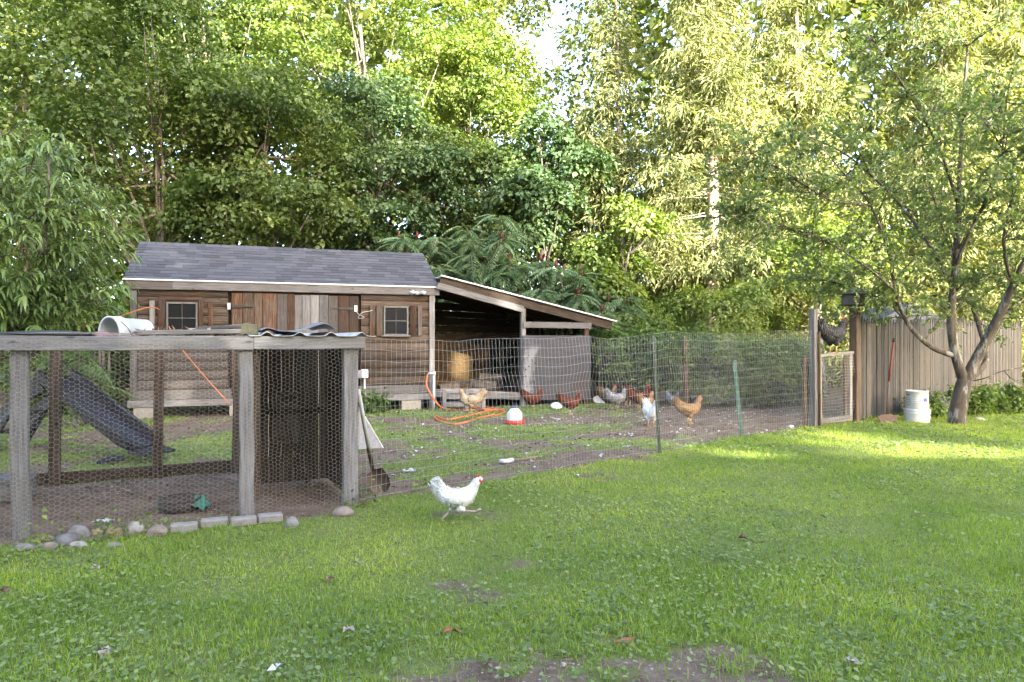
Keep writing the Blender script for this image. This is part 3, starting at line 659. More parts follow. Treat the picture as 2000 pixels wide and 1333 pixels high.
hexnet('wire_netting', pen, PP(SLFT, -.045, .02), PU, Z, PL - SLFT + .05, 1.40, M['hexwire'], bulge=.02)
hexnet('wire_netting', pen, PP(SLFT, BT + .05, .02), PU, Z, 1.62 - SLFT, 1.36, M['hexwire'], r=.0005, bulge=.02)
XT = 1.12
# enclosed box at the right end: back wall, end wall, added light-blocking partition
for k in range(7):
    s = PB + .12 + k * .118
    beam('wall_board', pen, PP(s, XT - .03 + .006 * (k % 2), .03), PP(s, XT - .03 + .006 * (k % 2), 1.40), .112, .022, M[('post_brown', 'dark_wood', 'dark_wood')[k % 3]], up=PF)
for k in range(7):
    t = .13 + k * .155
    beam('wall_board', pen, PP(PL + .0, t, .04), PP(PL + .0, t, 1.37), .15, .022, M['dark_wood'], up=PU)
for k in range(6): beam('wall_board', pen, PP(PB + .07, .18 + k * .15, .3), PP(PB + .07, .18 + k * .15, 1.37), .146, .02, M['dark_wood'], up=PU)  # partition added to keep side light out of the box
beam('wall_rail', pen, PP(PB + .05, XT - .07, .72), PP(PL, XT - .07, .72), .03, .06, M['dark_wood'])
beam('side_board', pen, PP(PB + .085, .10, .1), PP(PB + .085, .10, 1.33), .05, .03, M['post_brown'], up=PF)
beam('perch', pen, PP(PB + .30, .95, .98), PP(PB + .62, .80, .06), .03, .03, M['dark_wood'])
MB().box((0, 0, 0), (.24, .02, .5)).build('feed_panel', M['old_siding'], pen, T(*PP(PB + .45, XT - .075, .66)) @ Matrix.Rotation(math.atan2(PU.y, PU.x), 4, 'Z'))
# corrugated roof over the box: wave seen end-on along the front edge
mb = MB(); nn = 48; W = PL - PB + .16
for i in range(nn + 1):
    s = PB + .02 + W * i / nn; ph = (i / nn * W) % .255 / .255; h = .034 * math.exp(-((ph - .5) / .13) ** 2)
    for t in (-.07, XT + .15):
        for dz in (0, -.004): mb.v.append(tuple(PP(s, t, 1.443 + h + dz)))
for i in range(nn):
    a = i * 4; b = a + 4; mb.f += [(a, b, b + 2, a + 2), (a + 1, a + 3, b + 3, b + 1), (a, a + 1, b + 1, b), (a + 2, b + 2, b + 3, a + 3)]
mb.f += [(0, 2, 3, 1), (nn * 4, nn * 4 + 1, nn * 4 + 3, nn * 4 + 2)]
mb.build('tin_roof', M['tin'], pen)
hexnet('roof_netting', pen, PP(SLFT, -.02, 1.447), PU, PN, PB - SLFT, BT, M['hexwire'], r=.0008, bulge=.03)

# things lying on the pen
def sheet(name, label, cat, f, nu, nv, th, mat, loc):
    V = []; fs = []
    for i in range(nu + 1):
        for j in range(nv + 1): V.append(f(i / nu, j / nv))
    n0 = len(V); V += [Vector(v) - Z * th for v in V]
    id_ = lambda i, j: i * (nv + 1) + j
    for i in range(nu):
        for j in range(nv):
            q = (id_(i, j), id_(i + 1, j), id_(i + 1, j + 1), id_(i, j + 1)); fs.append(q); fs.append(tuple(n0 + k for k in q[::-1]))
    for i in range(nu):
        for j in (0, nv): a, b = id_(i, j), id_(i + 1, j); fs.append((a, b, n0 + b, n0 + a))
    for j in range(nv):
        for i in (0, nu): a, b = id_(i, j), id_(i, j + 1); fs.append((a, b, n0 + b, n0 + a))
    o = put(name, mesh_np(name, [tuple(v) for v in V], np.array(fs), mat, True)); return tag(o, label, cat)
def rub(u, v):
    s = PB + .10 + .60 * u; hump = .075 * math.exp(-((u - .82) / .2) ** 2) + .03 * math.exp(-((u - .12) / .12) ** 2)
    fold = .012 * math.sin(u * 23 + v * 4)
    return PP(s + .05 * v, -.05 + .85 * v, 1.486 + hump * (.55 + .45 * math.cos((v - .3) * 2.2)) + fold * (.4 + v) - .006)
sheet('rubber_sheet', 'rumpled grey rubber sheet draped over the pen roof', 'sheet', rub, 26, 18, .006, M['rubber'], None)
def tarpf(u, v):
    s = SLFT + 2.02 * u; return PP(s, .02 + 1.4 * v, 1.452 + .03 * v + .012 * math.sin(u * 14 + v * 3) * v + .012 * (1 - u))
sheet('black_tarp', 'flat black tarpaulin on the left end of the pen roof', 'tarp', tarpf, 24, 8, .005, M['tarp'], None)
o = beam('roof_plank', None, PP(.72, .06, 1.462), PP(PB - .03, .02, 1.478), .10, .035, M['pale_wood']); tag(o, 'pale grey plank lying along the pen top rail', 'plank')
o = beam('short_plank', None, PP(1.15, .32, 1.50), PP(PB + .02, .16, 1.525), .09, .03, M['grey_wood']); tag(o, 'short grey plank resting behind the mossy wood block on the pen', 'plank')
mossy = simple('mossy_wood', (0.085, 0.08, 0.052), .95, 0, 18, .4, (0.07, 0.08, 0.035), .6)
o = beam('wood_block', None, PP(PB - .035, .02, 1.495), PP(PB + .085, .0, 1.492), .12, .085, mossy, segs=3, jit=.008); tag(o, 'mossy square block of wood on top of the pen rail', 'block')
dm = []
rr = np.random.default_rng(5)
# dry leaf litter caught on the roof netting is one loose mass
def leaves_np(P, Nn, D, L, Wd, fold=0.25, curve=0.0):
    """folded four-corner leaves: P base, D long direction, Nn normal"""
    D = D / np.linalg.norm(D, axis=1, keepdims=True)
    S = np.cross(Nn, D); S /= (np.linalg.norm(S, axis=1, keepdims=True) + 1e-9); Nn = np.cross(D, S)
    L = np.asarray(L)[:, None]; Wd = np.asarray(Wd)[:, None]
    mid = P + D * L * .45
    tip = P + D * L - Nn * L * curve
    V = np.stack([P, mid - S * Wd / 2 + Nn * Wd * fold, tip, mid + S * Wd / 2 + Nn * Wd * fold], 1)
    b = np.arange(len(P))[:, None] * 4
    return V.reshape(-1, 3), np.concatenate([b + np.array([[0, 1, 2]]), b + np.array([[0, 2, 3]])])
def rdir(n, rg): v = rg.normal(size=(n, 3)); return v / np.linalg.norm(v, axis=1, keepdims=True)
n = 500; s = rr.uniform(.72, PB, n); t = rr.uniform(.02, .8, n) ** 1
P = np.array(PA)[None] + s[:, None] * np.array(PU) + t[:, None] * np.array(PN) + np.array([0, 0, 1])[None] * (1.452 + rr.uniform(0, .028, n) * np.clip((s - .3) / .8, .2, 1))[:, None]
d = rdir(n, rr); d[:, 2] *= .3; nn_ = rdir(n, rr) * .5 + np.array([0, 0, 1])
V, Fc = leaves_np(P, nn_, d, rr.uniform(.04, .08, n), rr.uniform(.02, .045, n))
tag(put('leaf_debris', mesh_np('leaf_debris', V, Fc, M['dry'])), 'dry brown leaf debris caught on the pen roof', 'leaf litter', kind='stuff')

# ------------------------------------------------------------------ buckets
def bucket_prof(r0, r1, h, th=.006):
    return [(0.001, 0.0), (r0 * .97, 0.0), (r0, .008), (r0 + (r1 - r0) * .72, h * .72), (r1 + .008, h * .725), (r1 + .008, h * .745), (r1 - .003, h * .75), (r1 - .001, h * .82),
            (r1 + .009, h * .825), (r1 + .009, h * .85), (r1, h * .855), (r1 + .001, h * .95), (r1 + .01, h * .955), (r1 + .01, h), (r1 - th, h), (r0 - th, .012), (0.001, .012)]
bk = thing('bucket', 'white plastic bucket lying on its side on the pen roof', 'bucket', PP(.60, .9, 1.45))
cen = at(250, 651, 5.95)
ax = (Vector((-.45, -.88, -.02))).normalized()
xa = ax.orthogonal().normalized(); Mb = Matrix((xa, ax.cross(xa), ax)).transposed().to_4x4(); Mb.translation = cen - ax * .17
MB().lathe(bucket_prof(.122, .14, .34), 36, Mb).build('shell', M['bucket'], bk, smooth=True)
hp = [Mb @ Vector((.155 * math.cos(a), .155 * math.sin(a), .31 - .10 * math.sin(a))) for a in [math.pi * k / 14 for k in range(15)]]
MB().tube(hp, .003, 5).build('handle', M['iron'], bk)
mr = thing('maroon_lid', 'dull maroon plastic lid beside the tipped bucket on the pen', 'lid', at(212, 660, 5.6))
p_ = at(207, 667, 5.55)
MB().lathe([(.001, .075), (.06, .070), (.11, .05), (.135, .015), (.138, -.005), (.128, -.005), (.12, .01), (.001, .06)], 28, T(*p_) @ Matrix.Rotation(.25, 4, 'Y')).build('dome', M['maroon'], mr, smooth=True)
MB().lathe([(.136, -.008), (.146, -.006), (.146, .008), (.136, .010)], 28, T(*p_) @ Matrix.Rotation(.25, 4, 'Y')).build('rim', M['maroon'], mr, smooth=True)

bp = G(gp(1791, 823))
def upbucket(name, label, base, flip, prints):
    b = thing(name, label, 'bucket', base, 'stacked white buckets')
    r0, r1, h = .165, .20, .44
    Mx = T(*base) if not flip else T(base.x, base.y, base.z) 
    prof = bucket_prof(r0, r1, h)
    MB().lathe(prof, 36, Mx).build('shell', M['bucket'], b, smooth=True)
    return b
b1 = thing('bucket', 'lower white ribbed bucket standing in grass by the picket fence', 'bucket', bp, 'stacked white buckets')
MB().lathe([(.001, 0), (.195, 0), (.20, .012), (.192, .03), (.20, .05), (.192, .07), (.2, .09), (.193, .12), (.203, .14), (.205, .17), (.198, .185), (.206, .2), (.206, .225), (.196, .23), (.18, .2), (.001, .2)], 36, T(*bp)).build('shell', M['bucket'], b1, smooth=True)
MB().tube([bp + Vector((.205 * math.cos(a), .205 * math.sin(a), .14 - .09 * math.sin(-(a + math.pi * .02)))) for a in [-math.pi * k / 14 for k in range(15)]], .003, 5).build('handle', M['tin'], b1)
b2 = thing('bucket', 'upper white bucket with blue label nested in the lower bucket', 'bucket', bp + Z * .202, 'stacked white buckets')
R2 = lambda z: .185 - .075 * (z - .2) * .6
MB().lathe([(.001, .215), (.16, .215), (R2(.23), .232), (R2(.4), .40), (R2(.5), .52), (R2(.5) + .006, .523), (R2(.5) + .006, .545), (R2(.5) - .006, .545), (R2(.4) - .01, .4), (.15, .27), (.001, .26)], 36, T(*bp)).build('shell', M['bucket'], b2, smooth=True)
def patch(parent, name, a0, a1, z0, z1, mat, off=.0015):
    mb = MB(); k = 8
    for i in range(k + 1):
        a = a0 + (a1 - a0) * i / k
        for z in (z0, z1): r = R2(z) + off; mb.v.append((bp.x + r * math.cos(a), bp.y + r * math.sin(a), bp.z + z))
    mb.f = [(2 * i, 2 * i + 2, 2 * i + 3, 2 * i + 1) for i in range(k)]; mb.build(name, mat, parent)
fa = math.atan2(-bp.y, -bp.x)
patch(b2, 'blue_label', fa + .55, fa + 1.0, .36, .425, M['blue_label']); patch(b2, 'label_panel', fa + .55, fa + .98, .435, .49, M['grey_print'])
patch(b2, 'dark_print', fa - 1.1, fa - .65, .46, .48, M['dark_print'])
for k in range(6): patch(b2, 'print_line', fa - .35, fa + .3 - .05 * (k % 3), .30 + k * .03, .308 + k * .03, M['grey_print'])
for k in range(5): patch(b2, 'print_line', fa - 1.1, fa - .55, .29 + k * .03, .305 + k * .03, M['grey_print'])

# ------------------------------------------------------------------ welded wire fence with posts
fence = thing('wire_fence', 'sagging welded wire fence running from the pen to the gate', 'fence', PC)
path = [Vector((-1.30, 5.86, 0)), Vector((-.35, 6.72, 0)), Vector((.55, 7.45, 0)), Vector((.95, 7.80, 0)), Vector((1.35, 8.15, 0)), Vector((1.82, 8.50, 0)), Vector((2.6, 9.22, 0)), Vector((3.37, 9.97, 0)), Vector((4.15, 10.5, 0)), Vector((4.87, 11.05, 0))]
tops = [1.40, 1.40, 1.42, 1.44, 1.45, 1.47, 1.50, 1.52, 1.54, 1.56]
def wire_run(parent, path, tops, seed, dz=.1016, dxx=.0508, r=.0015, slant=.10, z0=.03):
    P = np.array([tuple(p) for p in path]); L = np.concatenate([[0], np.cumsum(np.linalg.norm(np.diff(P, axis=0), axis=1))])
    tp = np.array(tops); tot = L[-1]
    def pos(s, f):
        """s arclength, f 0..1 height fraction"""
        s = np.clip(s, 0, tot); x = np.interp(s, L, P[:, 0]); y = np.interp(s, L, P[:, 1]); top = np.interp(s, L, tp)
        w = (vnoise(s, f * 3, .55, seed) - .5) * .10; top = top + (vnoise(s, 0 * s, .9, seed + 4) - .5) * .07 + (vnoise(s, 0 * s, .3, seed + 9) - .5) * .03
        zz = z0 + f * (top - z0) + (vnoise(s, f * 4, .4, seed + 7) - .5) * .02
        return np.stack([x - w * .6, y + w * .8, zz], -1)
    A = []; B = []; nh = int(round((tp.mean() - z0) / dz)); ss = np.arange(0, tot, .09)
    for j in range(nh + 1):
        Q = pos(ss, np.full_like(ss, j / nh)); A.append(Q[:-1]); B.append(Q[1:])
    vs = np.arange(0, tot, dxx); ff = np.linspace(0, 1, 9)
    sl = (vnoise(vs, 0 * vs, 1.3, seed + 2) - .35) * slant * 2.2
    for a, b in zip(ff[:-1], ff[1:]):
        A.append(pos(vs + sl * (.5 - a), np.full_like(vs, a))); B.append(pos(vs + sl * (.5 - b), np.full_like(vs, b)))
    return tag(put('wire_mesh', seg_mesh('wire_mesh', np.concatenate(A), np.concatenate(B), r, M['galv']), parent), kind='stuff')
wire_run(fence, path, tops, 3)
def tee_post(parent, p, h, lean, mat, sc_=1.0):
    M_, L = frame(p - Z * .05, p + lean + Z * h, FRONT); mb = MB()
    mb.box((L / 2, 0, 0), (L, .036 * sc_, .006)); mb.box((L / 2, 0, -.018), (L, .006, .03))
    for k in range(int(L / .07)): mb.box((.05 + k * .07, 0, .006), (.02, .012, .008))
    return mb.build('steel_post', mat, parent, M_)
tee_post(fence, Vector((1.845, 8.53, 0)), 1.46, Vector((-.075, 0, 0)), M['tpost_dark'], 1.3)
tee_post(fence, Vector((3.375, 10.02, 0)), 1.11, Vector((-.11, 0, 0)), M['tpost'], 1.7)
tee_post(fence, Vector((4.86, 11.10, 0)), 1.30, Vector((.08, 0, 0)), M['tpost'], 1.6)
# far fence along the bushes
back = thing('wire_fence', 'far wire fence half hidden in the bushes behind the hens', 'fence', (2.2, 15.3, 0))
bpth = [Vector((1.95, 15.2, 0)), Vector((3.6, 14.2, 0)), Vector((5.2, 13.6, 0)), Vector((6.2, 13.4, 0))]
wire_run(back, bpth, [1.4, 1.5, 1.5, 1.4], 8, r=.0012)
beam('post', back, Vector((3.62, 14.25, 0)), Vector((3.60, 14.25, 1.45)), .09, .09, M['post_brown'], up=FRONT, segs=3, jit=.005)

# ------------------------------------------------------------------ gate
gate = thing('gate', 'low wooden wire-covered gate between two posts', 'gate', (5.0, 11.15, 0))
ga, gb = Vector((4.98, 11.10, 0)), Vector((5.90, 11.86, 0)); gu = (gb - ga).normalized(); gn = Vector((-gu.y, gu.x, 0))
beam('rail', gate, ga + Z * 1.16, gb + Z * 1.20, .09, .045, M['grey_wood'], up=Z)
beam('rail', gate, ga + Z * .09, gb + Z * .07, .04, .10, M['grey_wood'])
beam('stile', gate, ga + gu * .045 + Z * .02, ga + gu * .045 + Z * 1.13, .09, .04, M['grey_wood'], up=-gn)
beam('stile', gate, gb - gu * .05 + Z * .02, gb - gu * .05 + Z * 1.17, .09, .04, M['pale_wood'], up=-gn)
beam('stile', gate, gb - gu * .15 + gn * .04 + Z * .05, gb - gu * .15 + gn * .04 + Z * 1.15, .09, .04, M['post_brown'], up=-gn)
wire_run(gate, [ga - gn * .03, gb - gn * .03], [1.14, 1.17], 12, dz=.05, dxx=.05, r=.0018, slant=0, z0=.06)
pt = thing('gate_post', 'tall grey wooden post at the latch side of the gate', 'post', (4.88, 11.08, 0))
beam('upright', pt, Vector((4.90, 11.06, -.05)), Vector((4.885, 11.06, 1.92)), .115, .09, M['grey_wood'], up=-gn, segs=5, jit=.006)
beam('side_strip', pt, Vector((4.98, 11.03, 0)), Vector((4.965, 11.03, 1.55)), .03, .03, M['plywood'], up=-gn)
beam('short_stake', pt, Vector((4.78, 11.12, 0)), Vector((4.76, 11.12, 1.15)), .08, .05, M['post_brown'], up=-gn)
hp_ = thing('birdhouse_post', 'tall brown gate post topped by a rotten wooden birdhouse', 'post', (5.98, 11.95, 0))
beam('upright', hp_, Vector((5.99, 11.92, -.05)), Vector((5.985, 11.92, 1.98)), .15, .13, M['post_brown'], up=-gn, segs=5, jit=.005)
bh = MB(); bc = Vector((5.955, 11.9, 2.11))
bx_ = bevel_mesh(MB().box((0, 0, 0), (.36, .26, .20)).mesh('birdhouse', M['old_siding']), .02)
bo = put('birdhouse', bx_, hp_, T(*bc) @ Matrix.Rotation(.62, 4, 'Z') @ Matrix.Rotation(.06, 4, 'Y'))
rf = MB(); rf.prism([(-.24, -.19, .0), (-.24, .19, .0), (-.24, 0, .10)], (.48, 0, 0)); rf.build('birdhouse_roof', mossy, bo, T(bc.x, bc.y, bc.z + .102) @ Matrix.Rotation(.62, 4, 'Z'))
MB().tube([(0, 0, 0), (0, 0, .01)], .03, 10).build('entrance_hole', M['iron'], bo, T(bc.x - .05, bc.y - .14, bc.z) @ Matrix.Rotation(math.pi / 2, 4, 'X'))

# ------------------------------------------------------------------ picket fence
pk = thing('picket_fence', 'weathered tall wooden stockade fence behind the apple tree', 'fence', (6.0, 12.0, 0))
fa_, fb_ = Vector((6.10, 12.02, 0)), Vector((13.2, 17.7, 0)); fu = (fb_ - fa_).normalized(); fn = Vector((-fu.y, fu.x, 0)); FL = (fb_ - fa_).length
pw = .092
pm = []
for v in range(4):
    r_ = random.Random(v); h = 1.90; mb = MB(); w = pw / 2 - .004
    pts = [(0, -w, 0), (0, w, 0), (h - .16, w, 0), (h - .02 - .02 * v, w * .32, 0), (h, 0, 0), (h - .03, -w * .4, 0), (h - .17 + .02 * v, -w, 0)]
    mb.prism([(a, b, -.009) for a, b, _ in pts], (0, 0, .018)); pm.append(mb.mesh('picket', M['picket']))
k = 0; s = 0.0
while s < FL:
    w = pw * random.uniform(.85, 1.15); p = fa_ + fu * (s + w / 2); s += w + random.choice([0, 0, .002, .006])
    z0 = float(zground(p.x, p.y)) - .02
    Mx, _ = frame(p + Z * z0, p + Z * (z0 + 1) + fu * random.uniform(-.008, .008), -fn)
    put('picket', pm[k % 4], pk, Mx @ T(0, 0, random.uniform(-.004, .006)) @ Matrix.Diagonal((random.uniform(.955, 1.03), w / pw, 1, 1))); k += 1
for z in (.35, 1.0, 1.6): beam('rail', pk, fa_ + fn * .05 + Z * z, fb_ + fn * .05 + Z * z, .05, .09, M['dark_wood'])

# grey roof of a small outbuilding beyond the fence
ob = thing('outbuilding', 'blue-grey gable roof showing above the picket fence', 'shed', (9.4, 16.8, 0))
oc = Vector((9.45, 16.9, 0))
MB().box(oc + Z * .91, (1.5, 1.3, 1.82)).build('wall', M['old_siding'], ob)
orf = simple('grey_metal_roof', (0.05, 0.06, 0.08), .7, 0, 4, .12)
MB().prism([oc + Vector((-.9, -.8, 1.842)), oc + Vector((.9, -.8, 1.842)), oc + Vector((0, -.8, 2.3))], (0, 1.6, 0)).build('roof', orf, ob)

# ------------------------------------------------------------------ tools and small things
sh = thing('shovel', 'white-handled shovel leaning against the pen corner post', 'shovel', gp(752, 955))
tip = G(gp(752, 958)) + Z * .0; a = at(700, 762, 6.0); b = at(722, 884, 6.28)
MB().tube([a, a.lerp(b, .5) - Z * .01, b], [.018, .019, .018], 10).build('handle', M['white_paint'], sh, smooth=True)
c = at(728, 918, 6.36); MB().tube([b - (b - a).normalized() * .06, b, c], [.022, .022, .017], 10).build('socket', M['steel'], sh, smooth=True)
dv = (tip - c).normalized(); sv = dv.cross(Vector((0, -1, .2))).normalized(); nv = sv.cross(dv)
mb = MB(); rows = [(0, .03), (.08, .09), (.5, .10), (.8, .085), (1, .02)]; Ls = (tip - c).length
for f_, w in rows:
    for q in (-1, -.5, 0, .5, 1):
        for th in (0, .004): mb.v.append(tuple(c + dv * Ls * f_ + sv * w * q + nv * (.03 * q * q - th) + nv * .05 * f_ * f_))
for i in range(4):
    for j in range(4):
        A_ = (i * 5 + j) * 2; B_ = A_ + 2; C_ = A_ + 10; D_ = A_ + 12; mb.f += [(A_, B_, D_, C_), (A_ + 1, C_ + 1, D_ + 1, B_ + 1)]
mb.build('blade', M['steel'], sh, smooth=True)
# spade by the picket fence
hoe = thing('spade', 'red-handled spade leaning on the picket fence beside the buckets', 'spade', gp(1730, 822))
a, b, c = at(1745, 668, 12.25), at(1736, 745, 12.2), at(1732, 812, 12.05)
MB().tube([a, b], .019, 8).build('handle', M['red_paint'], hoe, smooth=True)
MB().tube([a + (a - b).normalized() * .0, a + (a - b).normalized() * .07], .023, 8).build('grip', M['iron'], hoe, smooth=True)
MB().tube([b, c], .017, 8).build('shaft', M['old_siding'], hoe, smooth=True)
mb = MB(); g0 = G(gp(1732, 824))
mb.prism([g0 + Vector((-.17, -.02, .10)), g0 + Vector((-.13, -.05, .005)), g0 + Vector((.0, -.06, -.01)), g0 + Vector((.12, -.05, .01)), g0 + Vector((.19, -.02, .12)), g0 + Vector((.06, .0, .13)), g0 + Vector((-.05, .0, .14))], (0, .02, 0))
mb.build('blade', simple('rusty_spade', (0.075, 0.048, 0.04), .7, .3, 20, .3), hoe)
# poultry waterer
wp = G(gp(1005, 829)); wt = thing('poultry_waterer', 'white domed poultry waterer in a red dish on the yard', 'waterer', wp)
MB().lathe([(.001, .0), (.15, .0), (.165, .01), (.17, .085), (.16, .085), (.155, .02), (.001, .02)], 32, T(*wp)).build('dish', M['red_plastic'], wt, smooth=True)
MB().lathe([(.001, .021), (.132, .022), (.132, .05), (.128, .06), (.13, .19), (.125, .20), (.06, .275), (.055, .285), (.001, .285)], 32, T(*wp)).build('jar', M['pvc'], wt, smooth=True)
MB().lathe([(.06, .272), (.062, .30), (.05, .315), (.001, .318)], 20, T(*wp)).build('cap', simple('navy_cap', (0.06, 0.07, 0.11), .5), wt, smooth=True)
MB().tube([wp + Vector((-.03, 0, .315)), wp + Vector((-.02, 0, .35)), wp + Vector((.02, 0, .35)), wp + Vector((.03, 0, .315))], .008, 6).build('handle', M['iron'], wt)
# standpipe and hose
sp = G(LT(-.02, -.22, 0)); stp = thing('standpipe', 'white plastic water standpipe at the shed corner', 'pipe', sp)
MB().tube([sp, sp + Z * .72], .026, 12).build('pipe', M['pvc'], stp, smooth=True)
MB().tube([sp + Z * .70, sp + Z * .78], .034, 12).build('cap', M['pvc'], stp, smooth=True)
MB().tube([sp + Z * .74, sp + Z * .75 + Vector((-.10, -.03, 0)), sp + Vector((-.13, -.03, .71))], .016, 8).build('spigot', M['tin'], stp, smooth=True)
def curve_pts(pts, n=8):
    out = []; P = [Vector(p) for p in pts]
    for i in range(len(P) - 1):
        a, b, c, d = P[max(i - 1, 0)], P[i], P[i + 1], P[min(i + 2, len(P) - 1)]
        for k in range(n):
            t = k / n; out.append(.5 * ((2 * b) + (c - a) * t + (2 * a - 5 * b + 4 * c - d) * t * t + (-a + 3 * b - 3 * c + d) * t ** 3))
    return out + [P[-1]]
hz = lambda x, y, z=.016: G(gp(x, y)) + Z * z
h0 = sp + Vector((-.13, -.03, .71))
hosep = [h0, h0 + Vector((-.01, -.05, -.2)), sp + Vector((-.05, -.12, .33)), sp + Vector((.12, -.2, .12)), hz(872, 802, .03), hz(905, 804), hz(955, 802), hz(985, 806), hz(975, 812), hz(940, 818), hz(915, 826), hz(885, 830), hz(858, 824), hz(850, 817), hz(875, 822), hz(900, 820, .03), hz(912, 816), hz(940, 812, .04), hz(968, 801), hz(940, 797), hz(925, 800, .03), hz(950, 806, .04), hz(985, 802)]
tag(MB().tube(curve_pts(hosep), .020, 8).build('garden_hose', M['hose'], None, smooth=True), 'orange garden hose coiled on the ground by the shed corner', 'hose')
# electrical box
eb = SH(s_px(712, -.12), -.14, .76); el = thing('electrical_box', 'grey electrical box with conduit on the shed front', 'electrical box', eb)
put('cover', bevel_mesh(MB().box((0, 0, 0), (.13, .09, .17)).mesh('cover', M['grey_box']), .012), el, T(*eb) @ Matrix.Rotation(ang, 4, 'Z'))
MB().box((0, 0, 0), (.11, .07, .15)).build('back_box', M['rubber'], el, T(*(eb - SU * .115 - Z * .01)) @ Matrix.Rotation(ang, 4, 'Z'))
MB().tube([eb - Z * .085, Vector((eb.x, eb.y, 0))], .018, 10).build('conduit', M['grey_box'], el, smooth=True)
# orange cord guy line and string
tag(MB().tube(curve_pts([at(150, 640, 9.4), at(232, 618, 10.2), SH(s_px(308, -.12), -.12, z_px(602, .4, -.12)), SH(s_px(345, -.2), -.2, z_px(668, .8, -.2)), SH(s_px(400, -.3), -.3, z_px(735, 1.4, -.3)), SH(s_px(447, -.4), -.4, z_px(786, 2, -.4))], 5), .009, 5).build('orange_cord', M['orange_cord'], None), 'thin orange cord strung across the shed left window', 'cord')
st = [SH(s_px(x, -.11), -.11, z_px(y, 4.5, -.11)) for x, y in ((695, 606), (700, 614), (712, 620), (700, 622), (706, 612), (722, 608), (728, 606))]
tag(MB().tube(curve_pts(st, 4), .005, 4).build('tangled_string', M['white_paint'], None), 'pale tangled string hanging beside the right shed window', 'string')
# mesh screen scrap
mb = thing('screen_panel', 'grey triangular scrap of mesh screen standing behind the shovel', 'screen', gp(720, 872))
A_, B_, C_ = at(702, 790, 7.2), at(700, 878, 8.6), G(gp(748, 876)); A_ = at(701, 795, 8.7)
MB().prism([A_, B_, C_], (0, .012, 0)).build('sheet', simple('screen_grey', (0.24, 0.23, 0.23), .8, 0, 30, .2), mb)
MB().tube([A_, C_], .012, 6).build('edge_bar', M['tin'], mb)
# slide behind the pen
sd = thing('slide', 'black plastic children\'s slide behind the pen', 'slide', (-5, 8.2, 0))
ta, tb_ = Vector((-5.75, 8.55, .95)), Vector((-4.28, 7.95, .14)); sdv = (tb_ - ta); sl_ = sdv.normalized(); sw = Vector((.42, .9, 0)).normalized(); sw = (sw - sl_ * sw.dot(sl_)).normalized(); su = sl_.cross(sw); su = su if su.z > 0 else -su
mb = MB(); prof = [(-.24, .10), (-.21, .105), (-.19, .02), (0, 0), (.19, .02), (.21, .105), (.24, .10), (.23, .0), (.2, -.03), (0, -.035), (-.2, -.03), (-.23, 0)]
kk = 8
for i in range(kk + 1):
    f_ = i / kk; c = ta.lerp(tb_, f_) - Z * .012 * math.sin(f_ * math.pi) + (Z * .03 if i == kk else Z * 0)
    for a, b in prof: mb.v.append(tuple(c + sw * a + su * b))
n = len(prof); mb.f = [(i * n + j, (i + 1) * n + j, (i + 1) * n + (j + 1) % n, i * n + (j + 1) % n) for i in range(kk) for j in range(n)] + [tuple(range(n)), tuple(kk * n + j for j in range(n))[::-1]]
mb.build('chute', M['slide'], sd)
for sg in (-.21, .21): MB().tube([ta + sw * sg + su * .1, ta.lerp(tb_, .5) + sw * sg + su * .1 - Z * .012, tb_ + sw * sg + su * .1], .022, 8).build('side_rail', M['slide'], sd, smooth=True)
ft = tb_ + Vector((.22, -.06, -.02)); MB().prism([tb_ - sw * .22 + su * .02, tb_ + sw * .22 + su * .02, ft + sw * .2, ft - sw * .2], (0, 0, -.03)).build('foot', M['slide'], sd)
mb = MB()
for sg in (-1, 1): mb.prism([ta + sw * .22 * sg + Z * .02, ta + sw * .22 * sg + Vector((-.75, .2, -.55)), ta + sw * .22 * sg + Vector((-.95, .25, -.93)), ta + sw * .22 * sg + Vector((-.72, .2, -.93)), ta + sw * .22 * sg + Vector((-.35, .08, -.42)), ta + sw * .22 * sg + Vector((.12, -.02, -.14))], sw * .03)
sup = mb.build('support', M['slide'], sd)
for f_ in (.25, .5, .75): c = ta.lerp(ta + Vector((-.9, .24, -.93)), f_); MB().box(c, (.10, .44, .05), Matrix.Rotation(1.13, 3, 'Z') @ Matrix.Rotation(math.pi / 2, 3, 'Z')).build('step', M['slide'], sup)
o = MB(); c = G(gp(218, 908)); o.tube([c + Vector((-.14, -.04, .03)), c + Vector((.0, 0, .07)), c + Vector((.12, .05, .06))], [.03, .05, .03], 6, flat=.5)
tag(o.build('plastic_scrap', M['slide'], None), 'bent black plastic scrap on the grass under the slide', 'scrap')
# rubber bowl, cloth and scrap in the pen
bw = G(gp(330, 1004)); bo = thing('rubber_bowl', 'black rubber feed bowl on the pen floor', 'bowl', bw)
MB().lathe([(.001, 0), (.12, 0), (.145, .02), (.165, .10), (.15, .105), (.13, .03), (.001, .025)], 28, T(*(bw + Vector((.02, .12, 0))))).build('basin', M['rubber_bowl'], bo, smooth=True)
MB().lathe([(.148, .095), (.17, .095), (.172, .108), (.15, .11)], 28, T(*(bw + Vector((.02, .12, 0))))).build('rim', M['rubber_bowl'], bo, smooth=True)
cb = G(gp(370, 1000)); cf = lambda u, v: cb + Vector((-.06 + .18 * u, -.03 + .16 * v, .03 + .09 * math.sin(u * 3.1) * (.4 + .6 * v) + .012 * math.sin(u * 17 + v * 9)))
sheet('green_cloth', 'crumpled green plastic cloth beside the feed bowl', 'cloth', cf, 12, 10, .004, M['green_cloth'], None)
ws = G(gp(200, 1018)); cf = lambda u, v: ws + Vector((-.06 + .13 * u, -.04 + .09 * v, .012 + .012 * math.sin(u * 9) * math.sin(v * 6)))
